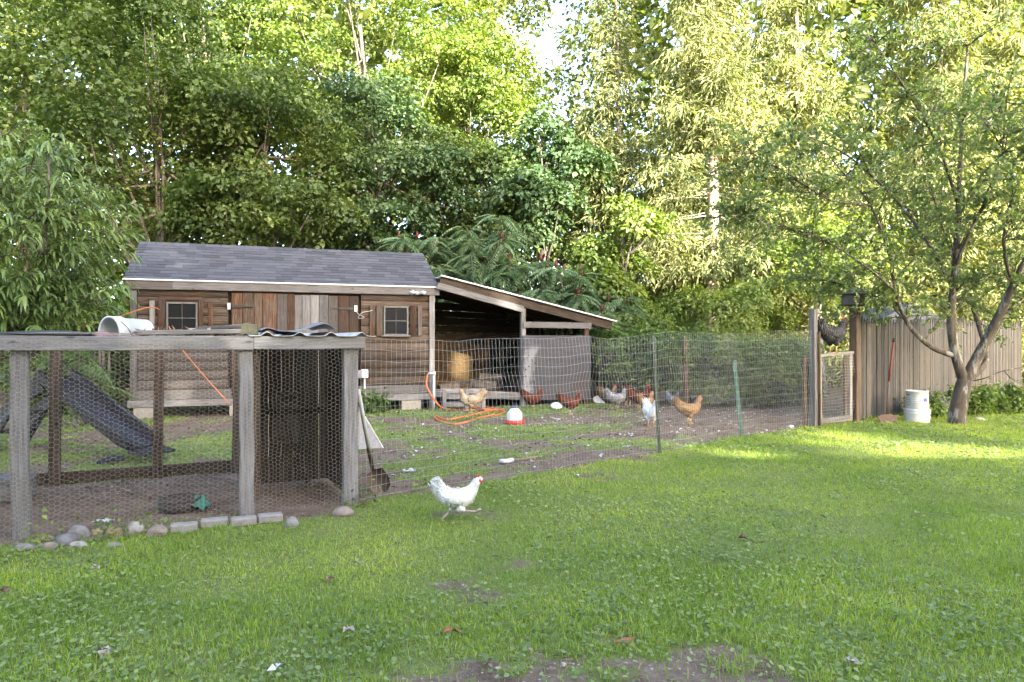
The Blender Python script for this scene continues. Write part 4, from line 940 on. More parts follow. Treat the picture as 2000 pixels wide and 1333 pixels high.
sheet('white_scrap', 'flat white plastic scrap on the pen floor behind the stones', 'scrap', cf, 8, 6, .003, M['scrap_white'], None)
bl = G(gp(5, 985)); mbx = bevel_mesh(MB().box((0, 0, 0), (.5, .3, .22)).mesh('block', M['stone_slate']), .03)
tag(put('dark_block', mbx, None, T(bl.x - .1, bl.y + .1, .11) @ Matrix.Rotation(.4, 4, 'Z')), 'dark stone block at the left end of the pen floor', 'block')
# stones and pavers along the pen front
def stone(label, x, y, w, h, mat, rz, seed, z=0.0, group='stones along the pen front'):
    d = CAM_H * F / (y - 666); c = G(gp(x, y)); W = w / F * d; H = h / F * d
    import bmesh
    bm = bmesh.new(); bmesh.ops.create_icosphere(bm, subdivisions=3, radius=1)
    for v in bm.verts:
        n = v.co.normalized(); k = 1 + .22 * mnoise.noise(n * 1.3 + Vector((seed * 3.1, 0, 0))) + .06 * mnoise.noise(n * 3.7 + Vector((0, seed, 0)))
        q = n * k; v.co = Vector((q.x * W / 2, q.y * W * .38, q.z * H * .62))
    me = bpy.data.meshes.new('stone'); bm.to_mesh(me); bm.free(); me.polygons.foreach_set('use_smooth', [True] * len(me.polygons)); me.materials.append(M[mat])
    return tag(put('stone', me, None, T(c.x, c.y + W * .2, c.z + H * .20 + z) @ Matrix.Rotation(rz, 4, 'Z') @ Matrix.Rotation(.12 * math.sin(seed), 4, 'Y')), label, 'stone', group)
for i, a_ in enumerate([('large blue-grey stone second from the pen left post', 126, 1066, 46, 28, 'stone_slate', .3), ('grey rounded stone behind the blue-grey stone', 150, 1049, 40, 26, 'stone_grey', .1),
    ('tan angular stone in the row before the pen', 220, 1047, 36, 22, 'stone_tan', .5), ('small rust-tan stone left of the tan angular stone', 186, 1044, 24, 14, 'stone_tan', .1),
    ('tall pale grey egg-shaped stone in the row', 259, 1044, 34, 30, 'stone_pale', .7), ('pinkish round stone left of the first paver', 303, 1047, 38, 24, 'stone_pink', .2),
    ('flat brown stone by the foot of the left pen post', 88, 1074, 36, 15, 'stone_pink', .3), ('small tan stone below the blue-grey stone', 148, 1070, 32, 14, 'stone_pale', .5),
    ('half-buried grey stone in front of the tan stone', 222, 1068, 28, 10, 'stone_grey', 0), ('low brown stone right of the left pen post', 84, 1060, 32, 12, 'stone_pink', .2),
    ('grey stone just right of the last paver', 568, 1027, 28, 22, 'stone_grey', .4), ('broad brown stone under the pen corner post', 667, 1008, 42, 20, 'stone_pink', .2),
    ('low grey stone at the left edge of the stone row', 44, 1078, 40, 16, 'stone_grey', .1)]):
    stone(*a_, i + 1)
stone('pale flat stone in the grass right of the apple trunk', 1917, 823, 22, 9, 'stone_pale', .1, 20, group='stones by the fence')
stone('small pale stone at the foot of the gate post', 1545, 836, 16, 8, 'stone_pale', .1, 23, group='stones by the fence')
for i, (x0, x1, y, lab) in enumerate([(330, 386, 1040, 'brown concrete paver at the left end of the paver row'), (390, 446, 1030, 'grey concrete paver second from the left in the row'), (449, 502, 1026, 'pale concrete paver in front of the second pen post'), (503, 553, 1019, 'pale concrete paver at the right end of the row')]):
    a, b = G(gp(x0, y + 2)), G(gp(x1, y - 4)); d_ = (b - a); me_ = bevel_mesh(MB().box((0, 0, 0), (d_.length * .97, .10, .062)).mesh('paver', M['paver']), .008)
    tag(put('paver', me_, None, T(*((a + b) / 2 + Z * .028 + Vector((-.02, .05, 0)))) @ Matrix.Rotation(math.atan2(d_.y, d_.x) * .6 + .12, 4, 'Z') @ Matrix.Rotation(random.uniform(-.04, .04), 4, 'Y')), lab, 'paver', 'pavers along the pen front')
# bowl on the yard, white bowls
for x, y, lab, r in ((1087, 799, 'small white enamel bowl tipped beside the red hen', .12), (1172, 787, 'pale flat dish on the ground by the lean-to right post', .16)):
    p = G(gp(x, y)); b = thing('dish', lab, 'dish', p, 'dishes in the yard')
    MB().lathe([(.001, 0), (r * .6, 0), (r, .05), (r * .97, .055), (r * .55, .01), (.001, .01)], 24, T(p.x, p.y, .03) @ Matrix.Rotation(.5, 4, 'X')).build('bowl', M['pvc'], b, smooth=True)
    MB().lathe([(r * .97, .048), (r * 1.04, .05), (r * 1.04, .058), (r * .97, .06)], 24, T(p.x, p.y, .03) @ Matrix.Rotation(.5, 4, 'X')).build('rim', M['grey_box'], b, smooth=True)
# lying pieces on the yard
for x0, y0, x1, y1, r, mt, nm, lab in ((978, 905, 1000, 903, .028, 'pvc', 'pipe_piece', 'short white pipe piece lying on the yard near the fence'), (1000, 903, 1050, 897, .012, 'dry', 'stick', 'pale stick beside the white pipe piece'), (1075, 818, 1095, 822, .008, 'pvc', 'loose_cord', 'loose white cord on the ground below the red hen')):
    tag(MB().tube(curve_pts([hz(x0, y0, .03), hz((x0 + x1) / 2, (y0 + y1) / 2 + 2, .035), hz(x1, y1, .03)], 4), r, 8).build(nm, M[mt], None, smooth=True), lab, 'pipe' if 'pipe' in nm else ('stick' if nm == 'stick' else 'cord'))
ws2 = G(gp(800, 921)); cf2 = lambda u, v: ws2 + Vector((-.07 + .14 * u, -.05 + .1 * v, .015 + .02 * math.sin(u * 7 + 1) * math.sin(v * 5)))
sheet('paper_scrap', 'crumpled white paper scrap on bare earth right of the shovel', 'scrap', cf2, 8, 6, .003, M['scrap_white'], None)

# ------------------------------------------------------------------ hens
def feather(name, base, dark, barred=False, speck=0.0):
    m, nt, p = new_mat(name); v, _ = coords(nt)
    vo = N(nt, 'ShaderNodeTexVoronoi'); vo.inputs['Scale'].default_value = 42; nt.links.new(v, vo.inputs['Vector'])
    n = tex_noise(nt, v, 9, 5, .65); c = ramp(nt, n, [(0.3, dark), (0.62, base)])
    if barred:
        w = N(nt, 'ShaderNodeTexWave'); w.inputs['Scale'].default_value = 14; w.inputs['Distortion'].default_value = 6; w.inputs['Detail'].default_value = 3; w.inputs['Detail Scale'].default_value = 3
        nt.links.new(v, w.inputs['Vector']); c = mixc(nt, ramp_f(nt, w.outputs['Fac'], .4, .65), c, dark)
    c = mixc(nt, mth(nt, 'MULTIPLY', ramp_f(nt, vo.outputs['Distance'], .35, .75), .4), c, dark)
    nt.links.new(c, p.inputs['Base Color']); p.inputs['Roughness'].default_value = .8; p.inputs['Specular IOR Level'].default_value = .2
    bump(nt, p, mth(nt, 'ADD', vo.outputs['Distance'], n), .5, .012); return m
HM = dict(white=feather('white_feather', (.72, .715, .70), (.60, .59, .575)), red=feather('red_brown_feather', (.125, .036, .018), (.05, .016, .01)), buff=feather('buff_feather', (.27, .175, .09), (.16, .095, .045)),
          cream=feather('cream_feather', (.42, .34, .24), (.27, .195, .115)), grey=feather('grey_barred_feather', (.40, .40, .41), (.11, .11, .12), True), black=feather('dark_barred_feather', (.10, .10, .105), (.018, .018, .02), True), brown=feather('brown_feather', (.20, .13, .08), (.07, .045, .03)))
M['comb'] = simple('comb_red', (.50, .05, .04), .6, 0, 30, .2); M['leg_yellow'] = simple('hen_leg', (.45, .30, .12), .7, 0, 30, .2); M['leg_pink'] = simple('pale_hen_leg', (.42, .33, .26), .7, 0, 30, .2)
M['beak'] = simple('beak', (.32, .22, .10), .5); M['eye'] = simple('eye', (.01, .008, .006), .2)
STAND = [(-.245, .405, .010, .022), (-.225, .385, .022, .050), (-.185, .335, .042, .070), (-.125, .275, .075, .088), (-.05, .235, .096, .104), (.035, .222, .100, .110), (.10, .24, .086, .100), (.142, .285, .060, .072), (.162, .335, .042, .050), (.175, .375, .034, .040), (.190, .408, .031, .035), (.212, .424, .026, .028), (.230, .424, .012, .014)]
RUN = [(-.235, .43, .010, .03), (-.215, .395, .024, .058), (-.172, .33, .045, .070), (-.115, .262, .072, .085), (-.04, .235, .092, .098), (.04, .235, .096, .100), (.10, .262, .080, .090), (.145, .31, .055, .065), (.175, .36, .038, .046), (.198, .395, .031, .037), (.220, .418, .029, .032), (.240, .425, .024, .026), (.256, .422, .012, .012)]
def hen(label, col, loc, rz, scale=1.0, pose=STAND, headcol=None, legmat='leg_yellow', turn=0.0):
    h = thing('hen', label, 'hen', loc, 'hens in the yard', rz); h.scale = (scale,) * 3
    Mh = T(*loc) @ Matrix.Rotation(rz, 4, 'Z'); WM[h] = Matrix.Identity(4)
    fm = HM[col]; n = 14; mb = MB(); k = len(pose)
    for i, (x, z, w, hh) in enumerate(pose):
        a = pose[max(i - 1, 0)]; b = pose[min(i + 1, k - 1)]; t = Vector((b[0] - a[0], 0, b[1] - a[1])).normalized(); up = Vector((-t.z, 0, t.x))
        for j in range(n):
            an = 2 * math.pi * j / n; r = 1 + .05 * math.sin(j * 5 + i * 2.3)
            mb.v.append(tuple(Vector((x, 0, z)) + up * math.cos(an) * hh * r + Vector((0, 1, 0)) * math.sin(an) * w * r))
    mb.f = [(i * n + j, (i + 1) * n + j, (i + 1) * n + (j + 1) % n, i * n + (j + 1) % n) for i in range(k - 1) for j in range(n)] + [tuple(range(n)), tuple((k - 1) * n + j for j in range(n))[::-1]]
    def P(name, mb_, mat, par=h, sm=True):
        o = put(name, mb_.mesh(name, mat, sm), None); o.parent = par; o.matrix_parent_inverse = Matrix.Identity(4); return o
    body = P('body', mb, fm)
    rgp = np.random.default_rng(abs(hash(label)) % 1000 if False else len(label)); nf_ = 420; Pf = []; Df = []; Nf = []
    for _ in range(nf_):
        i = int(rgp.integers(1, k - 3)); f = rgp.uniform(); a_ = rgp.uniform(0, 2 * math.pi); A0, A1 = pose[i], pose[i + 1]
        x, z, w, hh = [A0[m] + (A1[m] - A0[m]) * f for m in range(4)]; t = Vector((A1[0] - A0[0], 0, A1[1] - A0[1])).normalized(); up = Vector((-t.z, 0, t.x)); nn2 = up * math.cos(a_) + Vector((0, 1, 0)) * math.sin(a_)
        Pf.append(tuple(Vector((x, 0, z)) + up * math.cos(a_) * hh * .97 + Vector((0, 1, 0)) * math.sin(a_) * w * .97)); Df.append(tuple(-t * 1.0 + nn2 * rgp.uniform(.05, .4) + Vector(rgp.normal(size=3)) * .12)); Nf.append(tuple(nn2))
    Vf, Ff = leaves_np(np.array(Pf), np.array(Nf), np.array(Df), rgp.uniform(.03, .06, nf_), rgp.uniform(.016, .028, nf_), .12, .25)
    o_ = put('plumage', mesh_np('plumage', Vf, Ff, fm)); o_.parent = body; o_.matrix_parent_inverse = Matrix.Identity(4); tag(o_, kind='stuff')
    hx, hz_ = pose[-3][0], pose[-3][1]; rec = random.Random(label)
    # tail feathers
    tf = MB(); tx, tz = pose[1][0], pose[1][1]; td = Vector((pose[0][0] - pose[3][0], 0, pose[0][1] - pose[3][1])).normalized()
    for q in range(9):
        y = (q - 4) * .011; spread = (q - 4) * .13
        d = (Matrix.Rotation((abs(q - 4) - 2) * .16, 3, 'Y') @ td + Vector((0, spread * .35, 0))).normalized(); L = .15 - .006 * abs(q - 4); root = Vector((tx + .06, y, tz - .06)); sd_ = Vector((0, .25, 0)) + Vector((-d.z, 0, d.x)) * .9; sd_.normalize()
        pts = [root - sd_ * .010, root + d * L * .55 - sd_ * .017, root + d * L * .92 - sd_ * .012, root + d * L, root + d * L * .92 + sd_ * .012, root + d * L * .55 + sd_ * .017, root + sd_ * .010]
        tf.prism(pts, Vector((0, .003, 0)))
    P('tail', tf, fm, sm=False)
    for sg in (-1, 1):
        wg = MB(); rows = [(.085, .265, .012, .020), (.06, .258, .024, .055), (.0, .248, .030, .066), (-.07, .252, .024, .052), (-.125, .265, .014, .030), (-.165, .282, .004, .010)]
        for (x, z, w, hh) in rows:
            for j in range(8):
                an = 2 * math.pi * j / 8; wg.v.append((x, sg * (.078 + (.012 if x > -.08 else -.012)) + math.sin(an) * w, z + math.cos(an) * hh))
        wg.f = [(i * 8 + j, (i + 1) * 8 + j, (i + 1) * 8 + (j + 1) % 8, i * 8 + (j + 1) % 8) for i in range(5) for j in range(8)] + [tuple(range(8)), tuple(40 + j for j in range(8))[::-1]]
        P('wing', wg, fm)
    hc = MB(); hc.lathe([(.001, .031), (.016, .027), (.027, .012), (.03, -.005), (.026, -.02), (.001, -.03)], 10, T(hx + .003, 0, hz_)); hd = P('head', hc, HM[headcol] if headcol else (M['comb'] if col == 'white' and pose is RUN else fm))
    cb_ = MB(); pts = [(-.02, .018), (-.028, .045), (-.012, .034), (-.006, .056), (.006, .036), (.014, .054), (.02, .032), (.032, .036), (.03, .012)]
    cb_.prism([(hx + a, -.004, hz_ + b) for a, b in pts], (0, .008, 0)); P('comb', cb_, M['comb'], hd, False)
    wt_ = MB()
    for sg in (-1, 1): wt_.tube([(hx + .024, sg * .008, hz_ - .008), (hx + .026, sg * .009, hz_ - .028), (hx + .024, sg * .009, hz_ - .042)], [.006, .010, .004], 6)
    P('wattle', wt_, M['comb'], hd)
    bk_ = MB(); bk_.tube([(hx + .02, 0, hz_ + .002), (hx + .042, 0, hz_ - .001), (hx + .054, 0, hz_ - .010)], [.011, .007, .001], 6); P('beak', bk_, M['beak'], hd)
    for sg in (-1, 1): e = MB(); e.lathe([(.0005, .005), (.0045, .002), (.0045, -.002), (.0005, -.005)], 6, T(hx + .012, sg * .0255, hz_ + .006) @ Matrix.Rotation(math.pi / 2, 4, 'X')); P('eye', e, M['eye'], hd)
    for sg in (-1, 1):
        if pose is RUN:
            hip, knee, foot = (Vector((-.02, .04, .16)), Vector((-.075, .04, .10)), Vector((-.155, .04, .012))) if sg > 0 else (Vector((.01, -.04, .16)), Vector((.075, -.04, .115)), Vector((.185, -.04, .105)))
            fd = Vector((.5, 0, -.6)).normalized() if sg > 0 else Vector((.8, 0, .35)).normalized()
        else:
            hip, knee, foot = Vector((.0, sg * .048, .16)), Vector((.018, sg * .046, .095)), Vector((.0, sg * .046, .010)); fd = Vector((1, 0, 0))
        th = MB(); th.tube([hip, hip.lerp(knee, .6), knee], [.052, .036, .014], 8); P('thigh', th, fm)
        lg = MB(); lg.tube([knee, foot], [.0095, .0085], 6)
        for a in (-.45, 0, .45): d = Matrix.Rotation(a, 3, 'Z') @ fd; lg.tube([foot, foot + d * .05, foot + d * .062 - Z * .004], [.0075, .006, .002], 5)
        lg.tube([foot, foot - fd * .028], [.007, .002], 5); P('leg', lg, M[legmat])
    WM[h] = Mh
    return h
def on(x, y): return tuple(G(gp(x, y)))
R_, Lf = 0.0, math.pi
hen('white hen running across the lawn in front of the wire fence', 'white', tuple(G(gp(893, 1016))), math.radians(8), .77, RUN, legmat='leg_pink')
hen('cream hen facing left beside the pale slatted frame', 'cream', on(921, 807), math.radians(190), 1.05)
hen('dark red hen in front of the left half of the grey panel', 'red', on(1040, 799), math.radians(12), 0.95)
hen('dark red hen in front of the right half of the grey panel', 'red', on(1113, 809), math.radians(-8), 0.95, legmat='leg_pink')
hen('brown and grey hen just right of the lean-to', 'brown', on(1187, 798), math.radians(35), 1.05, headcol='buff')
hen('grey barred hen beside the brown hen right of the lean-to', 'grey', on(1204, 801), math.radians(15), 1.0)
hen('dark brown hen at the back under the bushes', 'brown', on(1226, 791), math.radians(60), 1.0)
hen('bright red hen left of the white fluffy hen', 'red', on(1247, 800), math.radians(10), 1.12)
hen('pale buff hen mostly hidden behind the white fluffy hen', 'buff', on(1262, 808), math.radians(40), .95)
hen('white fluffy hen with dark face walking toward the fence', 'white', on(1271, 832), math.radians(-78), 1.02, headcol='black')
hen('small grey hen in the shade right of the green post', 'grey', on(1314, 797), math.radians(-60), .8)
hen('golden buff hen facing right beyond the green post', 'buff', on(1345, 826), math.radians(10), 1.05)
gm = (Vector((4.98, 11.10, 0)) + Vector((5.90, 11.86, 0))) / 2
hen('black barred hen perched on the top rail of the gate', 'black', (gm.x - .07, gm.y - .05, 1.2 - .008), math.radians(22), 1.35)

# ------------------------------------------------------------------ vegetation
def leaf_mesh(name, parts, mat):
    V = []; Fs = []; b = 0
    for v, f in parts: V.append(v); Fs.append(f + b); b += len(v)
    return mesh_np(name, np.concatenate(V), np.concatenate(Fs), mat)
def sprays(rg, centers, normals, nleaf, R, L, W, droop=.35, nj=.5, thick=.10, aspect=1.0):
    """flat sprays of leaves round each centre"""
    n = len(centers); k = nleaf
    nr = normals / np.linalg.norm(normals, axis=1, keepdims=True)
    t1 = np.cross(nr, rdir(n, rg)); t1 /= np.linalg.norm(t1, axis=1, keepdims=True); t2 = np.cross(nr, t1)
    a = rg.uniform(0, 2 * np.pi, (n, k)); r = np.sqrt(rg.uniform(0, 1, (n, k))) * R * rg.uniform(.7, 1.25, (n, 1))
    off = (np.cos(a) * r * aspect)[..., None] * t1[:, None] + (np.sin(a) * r)[..., None] * t2[:, None]
    P = centers[:, None] + off + nr[:, None] * (rg.normal(size=(n, k)) * thick)[..., None]
    P[..., 2] -= droop * r * r / R
    out = off / (np.linalg.norm(off, axis=2, keepdims=True) + 1e-6)
    D = out + rg.normal(size=(n, k, 3)) * .5; D[..., 2] -= droop * .9
    Nn = nr[:, None] + rg.normal(size=(n, k, 3)) * nj
    P, D, Nn = P.reshape(-1, 3), D.reshape(-1, 3), Nn.reshape(-1, 3); m = len(P); s = rg.uniform(.5, 1.5, m)
    return leaves_np(P, Nn, D, L * s, W * s, .2, .12)
def crown_lobes(rg, c, rad, n):
    d = rdir(n, rg); d[:, 2] = d[:, 2] * .9 + .05
    cc = np.array(c)[None] + d * np.array(rad)[None] * rg.uniform(.45, .85, (n, 1)); rr_ = np.array(rad).mean() * rg.uniform(.28, .5, (n, 1)) * np.array([[1.1, 1.1, .85]])
    return cc, rr_
def limb(mb, a, b, r0, r1, bend, rg, n=5, sides=6):
    a, b = Vector(a), Vector(b); o = Vector(rg.normal(size=3)) * bend
    pts = [a.lerp(b, i / n) + o * math.sin(math.pi * i / n) for i in range(n + 1)]
    mb.tube(pts, [r0 + (r1 - r0) * i / n for i in range(n + 1)], sides); return pts
def broadleaf(name, label, cat, base, h, c, rad, nl, nsp, nleaf, L, W, mat, seed, R=.5, bark_='bark', trunk_r=.16, group=None, droop=.35):
    rg = np.random.default_rng(seed); base = Vector((base[0], base[1], float(zground(base[0], base[1]))))
    t = thing(name, label, cat, base, group)
    cc, rr_ = crown_lobes(rg, c, rad, nl)
    w = rr_[:, 0] ** 2; w /= w.sum(); li = rg.choice(nl, nsp, p=w)
    d = rdir(nsp, rg); d[:, 2] = np.where(d[:, 2] < -.35, -d[:, 2], d[:, 2])
    cen = cc[li] + d * rr_[li] * (rg.uniform(.35, 1.0, (nsp, 1)) ** .6)
    keep = cen[:, 2] > base.z + .25; cen, d = cen[keep], d[keep]
    nr = d * .55 + np.array([0, 0, 1.0]) + rg.normal(size=d.shape) * .22
    put('crown', leaf_mesh('crown', [sprays(rg, cen, nr, nleaf, R, L, W, droop, .42, .07)], M[mat]), t)
    mb = MB(); top = Vector(c) + Z * rad[2] * .3
    tp = limb(mb, base - Z * .1, top, trunk_r, trunk_r * .3, .25, rg, 7, 9)
    for i in range(nl):
        f = rg.uniform(.3, .95); k = min(6, int(f * 7)); q = tp[k].lerp(tp[k + 1], f * 7 - k); limb(mb, q, cc[i], trunk_r * .45 * (1.1 - f * .6), .012, .12, rg, 4, 5)
    mb.build('trunk', M[bark_], t, smooth=True); return t
def shrub(name, label, base, rad, nsp, nleaf, L, W, mat, seed, R=.25, group=None, cat='shrub'):
    rg = np.random.default_rng(seed); b = Vector((base[0], base[1], float(zground(base[0], base[1])))); t = thing(name, label, cat, b, group)
    nl = 9; cc, rr_ = crown_lobes(rg, (b.x, b.y, b.z + rad[2] * .95), rad, nl); li = rg.integers(0, nl, nsp); d = rdir(nsp, rg); d[:, 2] = np.where(d[:, 2] < -.3, -d[:, 2], d[:, 2])
    cen = cc[li] + d * rr_[li] * (rg.uniform(.3, 1.1, (nsp, 1)) ** .6); cen = cen[cen[:, 2] > b.z + .05]; d = d[:len(cen)]
    put('crown', leaf_mesh('crown', [sprays(rg, cen, d + np.array([0, 0, .8]), nleaf, R, L, W, .3, .6)], M[mat]), t)
    mb = MB()
    for i in range(nl): k = min(1.0, rad[2] / .8); limb(mb, b + Vector((rg.uniform(-.2, .2) * k, rg.uniform(-.2, .2) * k, -.02)), cc[i], .028 * k, .006 * k, .12 * k, rg, 4, 5)
    mb.build('stems', M['bark'], t); return t
def hemlock(label, base, h, rb, seed, trunk_r=.2, z0=1.2, group='hemlocks behind the yard', bark_='pale_bark', nb=150, nlf=34, lsc=1.0):
    rg = np.random.default_rng(seed); b = Vector((base[0], base[1], float(zground(base[0], base[1])))); t = thing('hemlock_tree', label, 'tree', b, group)
    mb = MB(); limb(mb, b - Z * .1, b + Z * h, trunk_r, .02, .1, rg, 10, 10); parts = []
    zz = z0 + (h - z0) * rg.uniform(0, 1, nb) ** 1.15; az = rg.uniform(0, 2 * np.pi, nb); Ln = rb * (1 - (zz - z0) / (h - z0) * .82) * rg.uniform(.55, 1.1, nb)
    cs = []; ns = []; ax_ = []
    for z, a, l in zip(zz, az, Ln):
        d = Vector((math.cos(a), math.sin(a), .12)); p0 = b + Z * z
        for q in range(1, int(l / .33) + 1):
            f = q * .33 / l; p = p0 + d * (f * l) - Z * (.42 * f * f * l * .5)
            if f > .12: cs.append(p); ns.append((math.cos(a) * .35, math.sin(a) * .35, .9))
        if rg.uniform() < .5: limb(mb, p0, p0 + d * l * .9 - Z * .2 * l, .022, .006, .05, rg, 3, 4)
    cs = np.array([tuple(c) for c in cs]); ns = np.array(ns) + rg.normal(size=(len(cs), 3)) * .2
    cs = cs + rg.normal(size=cs.shape) * .10
    if seed == 200:
        k = ~((np.abs(cs[:, 0] - b.x) < .75) & (cs[:, 1] < b.y + .2) & (cs[:, 2] > b.z + 5.0) & (cs[:, 2] < b.z + 7.2)); cs, ns = cs[k], ns[k]
    parts.append(sprays(rg, cs, ns, nlf, .42, .20 * lsc, .046 * lsc, .75, .45, .08))
    put('crown', leaf_mesh('crown', parts, M['leaf_hemlock']), t); mb.build('trunk', M[bark_], t, smooth=True); return t

# left background wood: shaded maples
BG = 'broadleaf trees behind the shed'
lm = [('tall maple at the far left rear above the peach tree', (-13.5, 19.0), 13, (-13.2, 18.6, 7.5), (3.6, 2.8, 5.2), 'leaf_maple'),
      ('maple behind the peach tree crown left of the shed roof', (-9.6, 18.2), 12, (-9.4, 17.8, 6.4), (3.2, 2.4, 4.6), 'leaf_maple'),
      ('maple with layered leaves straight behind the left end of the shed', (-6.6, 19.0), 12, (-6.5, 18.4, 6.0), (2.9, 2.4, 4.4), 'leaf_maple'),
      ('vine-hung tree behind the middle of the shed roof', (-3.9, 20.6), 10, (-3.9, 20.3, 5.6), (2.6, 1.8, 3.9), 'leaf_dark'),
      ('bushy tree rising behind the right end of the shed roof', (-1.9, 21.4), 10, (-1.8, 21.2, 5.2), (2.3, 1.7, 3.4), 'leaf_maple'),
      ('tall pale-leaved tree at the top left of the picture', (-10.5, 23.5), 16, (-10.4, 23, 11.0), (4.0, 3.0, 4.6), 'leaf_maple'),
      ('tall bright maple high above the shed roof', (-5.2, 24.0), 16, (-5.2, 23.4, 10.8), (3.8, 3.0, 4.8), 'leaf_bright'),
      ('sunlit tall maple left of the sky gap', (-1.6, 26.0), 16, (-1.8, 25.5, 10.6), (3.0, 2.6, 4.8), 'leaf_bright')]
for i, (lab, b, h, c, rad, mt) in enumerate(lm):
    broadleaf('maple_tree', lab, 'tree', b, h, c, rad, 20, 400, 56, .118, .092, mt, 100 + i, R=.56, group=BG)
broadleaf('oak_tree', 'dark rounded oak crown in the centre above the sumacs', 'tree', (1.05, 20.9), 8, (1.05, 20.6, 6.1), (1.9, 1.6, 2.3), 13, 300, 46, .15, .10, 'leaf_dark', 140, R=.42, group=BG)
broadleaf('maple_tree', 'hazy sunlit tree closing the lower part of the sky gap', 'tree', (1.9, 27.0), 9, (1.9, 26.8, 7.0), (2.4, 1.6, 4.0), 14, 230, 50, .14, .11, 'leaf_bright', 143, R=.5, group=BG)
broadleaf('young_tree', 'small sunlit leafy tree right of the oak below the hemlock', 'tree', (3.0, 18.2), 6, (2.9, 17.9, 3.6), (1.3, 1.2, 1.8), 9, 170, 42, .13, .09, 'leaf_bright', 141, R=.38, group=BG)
# understorey behind the shed
for i, (x, y, rx, rz, mt, lab) in enumerate([(-10.5, 15.2, 1.7, 1.3, 'leaf_maple', 'leafy bush left of the shed behind the slide'), (-8.1, 16.2, 1.4, 1.6, 'leaf_bright', 'light green bush at the left rear corner of the shed'), (-5.2, 17.0, 1.5, 1.75, 'leaf_bush', 'green bush showing over the left half of the shed ridge'), (-3.3, 18.6, 1.4, 1.7, 'leaf_bush', 'green bush showing over the right half of the shed ridge'), (1.6, 19.0, 1.5, 1.3, 'leaf_dark', 'dark low bush seen through the lean-to opening'), (-.6, 19.9, 1.4, 1.5, 'leaf_dark', 'dark bush behind the sumacs at the lean-to'), (-13.0, 16.0, 1.8, 1.6, 'leaf_maple', 'leafy bush at the far left edge behind the peach tree'), (-8.6, 13.2, 1.0, .9, 'leaf_bush', 'low bush between the slide and the shed end'), (3.9, 19.6, 1.4, 1.5, 'leaf_bush', 'bush in the gap right of the oak')]):
    shrub('bush', lab, (x, y), (rx, 1.0, rz), 230, 42, .125, .085, mt, 160 + i, .34, 'bushes behind the shed')
# bushes behind the hens
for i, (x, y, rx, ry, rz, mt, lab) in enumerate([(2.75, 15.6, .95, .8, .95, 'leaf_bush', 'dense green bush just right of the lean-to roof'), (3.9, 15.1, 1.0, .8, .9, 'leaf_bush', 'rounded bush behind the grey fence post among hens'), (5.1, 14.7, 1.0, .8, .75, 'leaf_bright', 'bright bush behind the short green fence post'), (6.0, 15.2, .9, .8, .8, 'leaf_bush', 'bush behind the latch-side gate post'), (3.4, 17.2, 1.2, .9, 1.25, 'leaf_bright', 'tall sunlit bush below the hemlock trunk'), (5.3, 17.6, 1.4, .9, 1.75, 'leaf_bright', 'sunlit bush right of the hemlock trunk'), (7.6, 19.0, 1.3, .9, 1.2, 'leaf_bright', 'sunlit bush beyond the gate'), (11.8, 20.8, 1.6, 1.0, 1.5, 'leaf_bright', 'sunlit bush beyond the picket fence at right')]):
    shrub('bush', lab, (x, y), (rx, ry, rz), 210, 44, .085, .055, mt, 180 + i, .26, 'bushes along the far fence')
# hemlocks on the right
for i, (lab, b, h, rb, tr, z0, nb, nlf, lsc) in enumerate([('hemlock with a bare pale trunk low in its crown', (6.0, 20.5), 15, 3.2, .24, 3.6, 240, 34, 1.0), ('broad hemlock filling the upper middle right', (9.2, 22.5), 17, 3.8, .2, .6, 250, 32, 1.15), ('tall hemlock right of the sky gap', (3.5, 23.5), 15, 2.4, .15, .8, 210, 30, 1.1), ('hemlock at the right edge behind the apple tree', (13.5, 21.5), 16, 3.8, .2, .6, 250, 30, 1.15), ('hemlock far behind between the two broad ones', (7.4, 26), 18, 4.2, .18, .6, 190, 20, 1.8), ('hemlock in the far right corner of the wood', (18.0, 25), 18, 4.4, .18, .6, 180, 18, 1.9)]):
    hemlock(lab, b, h, rb, 200 + i, tr, z0, nb=nb, nlf=nlf, lsc=lsc, bark_='pale_bark' if i == 0 else 'bark')
# pale trunk seen past the gate
bt = thing('birch_tree', 'sunlit pale birch trunk beyond the gate', 'tree', (8.4, 18.6, 0), BG)
rg = np.random.default_rng(9); mb = MB(); limb(mb, (8.45, 18.6, -.1), (8.38, 18.7, 4.4), .12, .06, .05, rg, 8, 10); mb.build('trunk', bark('birch_bark', (.25, .2, .17), (.72, .68, .62), 7), bt, smooth=True)
cc = rg.normal(size=(170, 3)) * np.array([.8, .4, .7]) + np.array([8.3, 18.1, 3.7]); put('crown', leaf_mesh('crown', [sprays(rg, cc, rdir(170, rg) * .5 + np.array([0, 0, .9]), 36, .35, .1, .07)], M['leaf_bright']), bt)
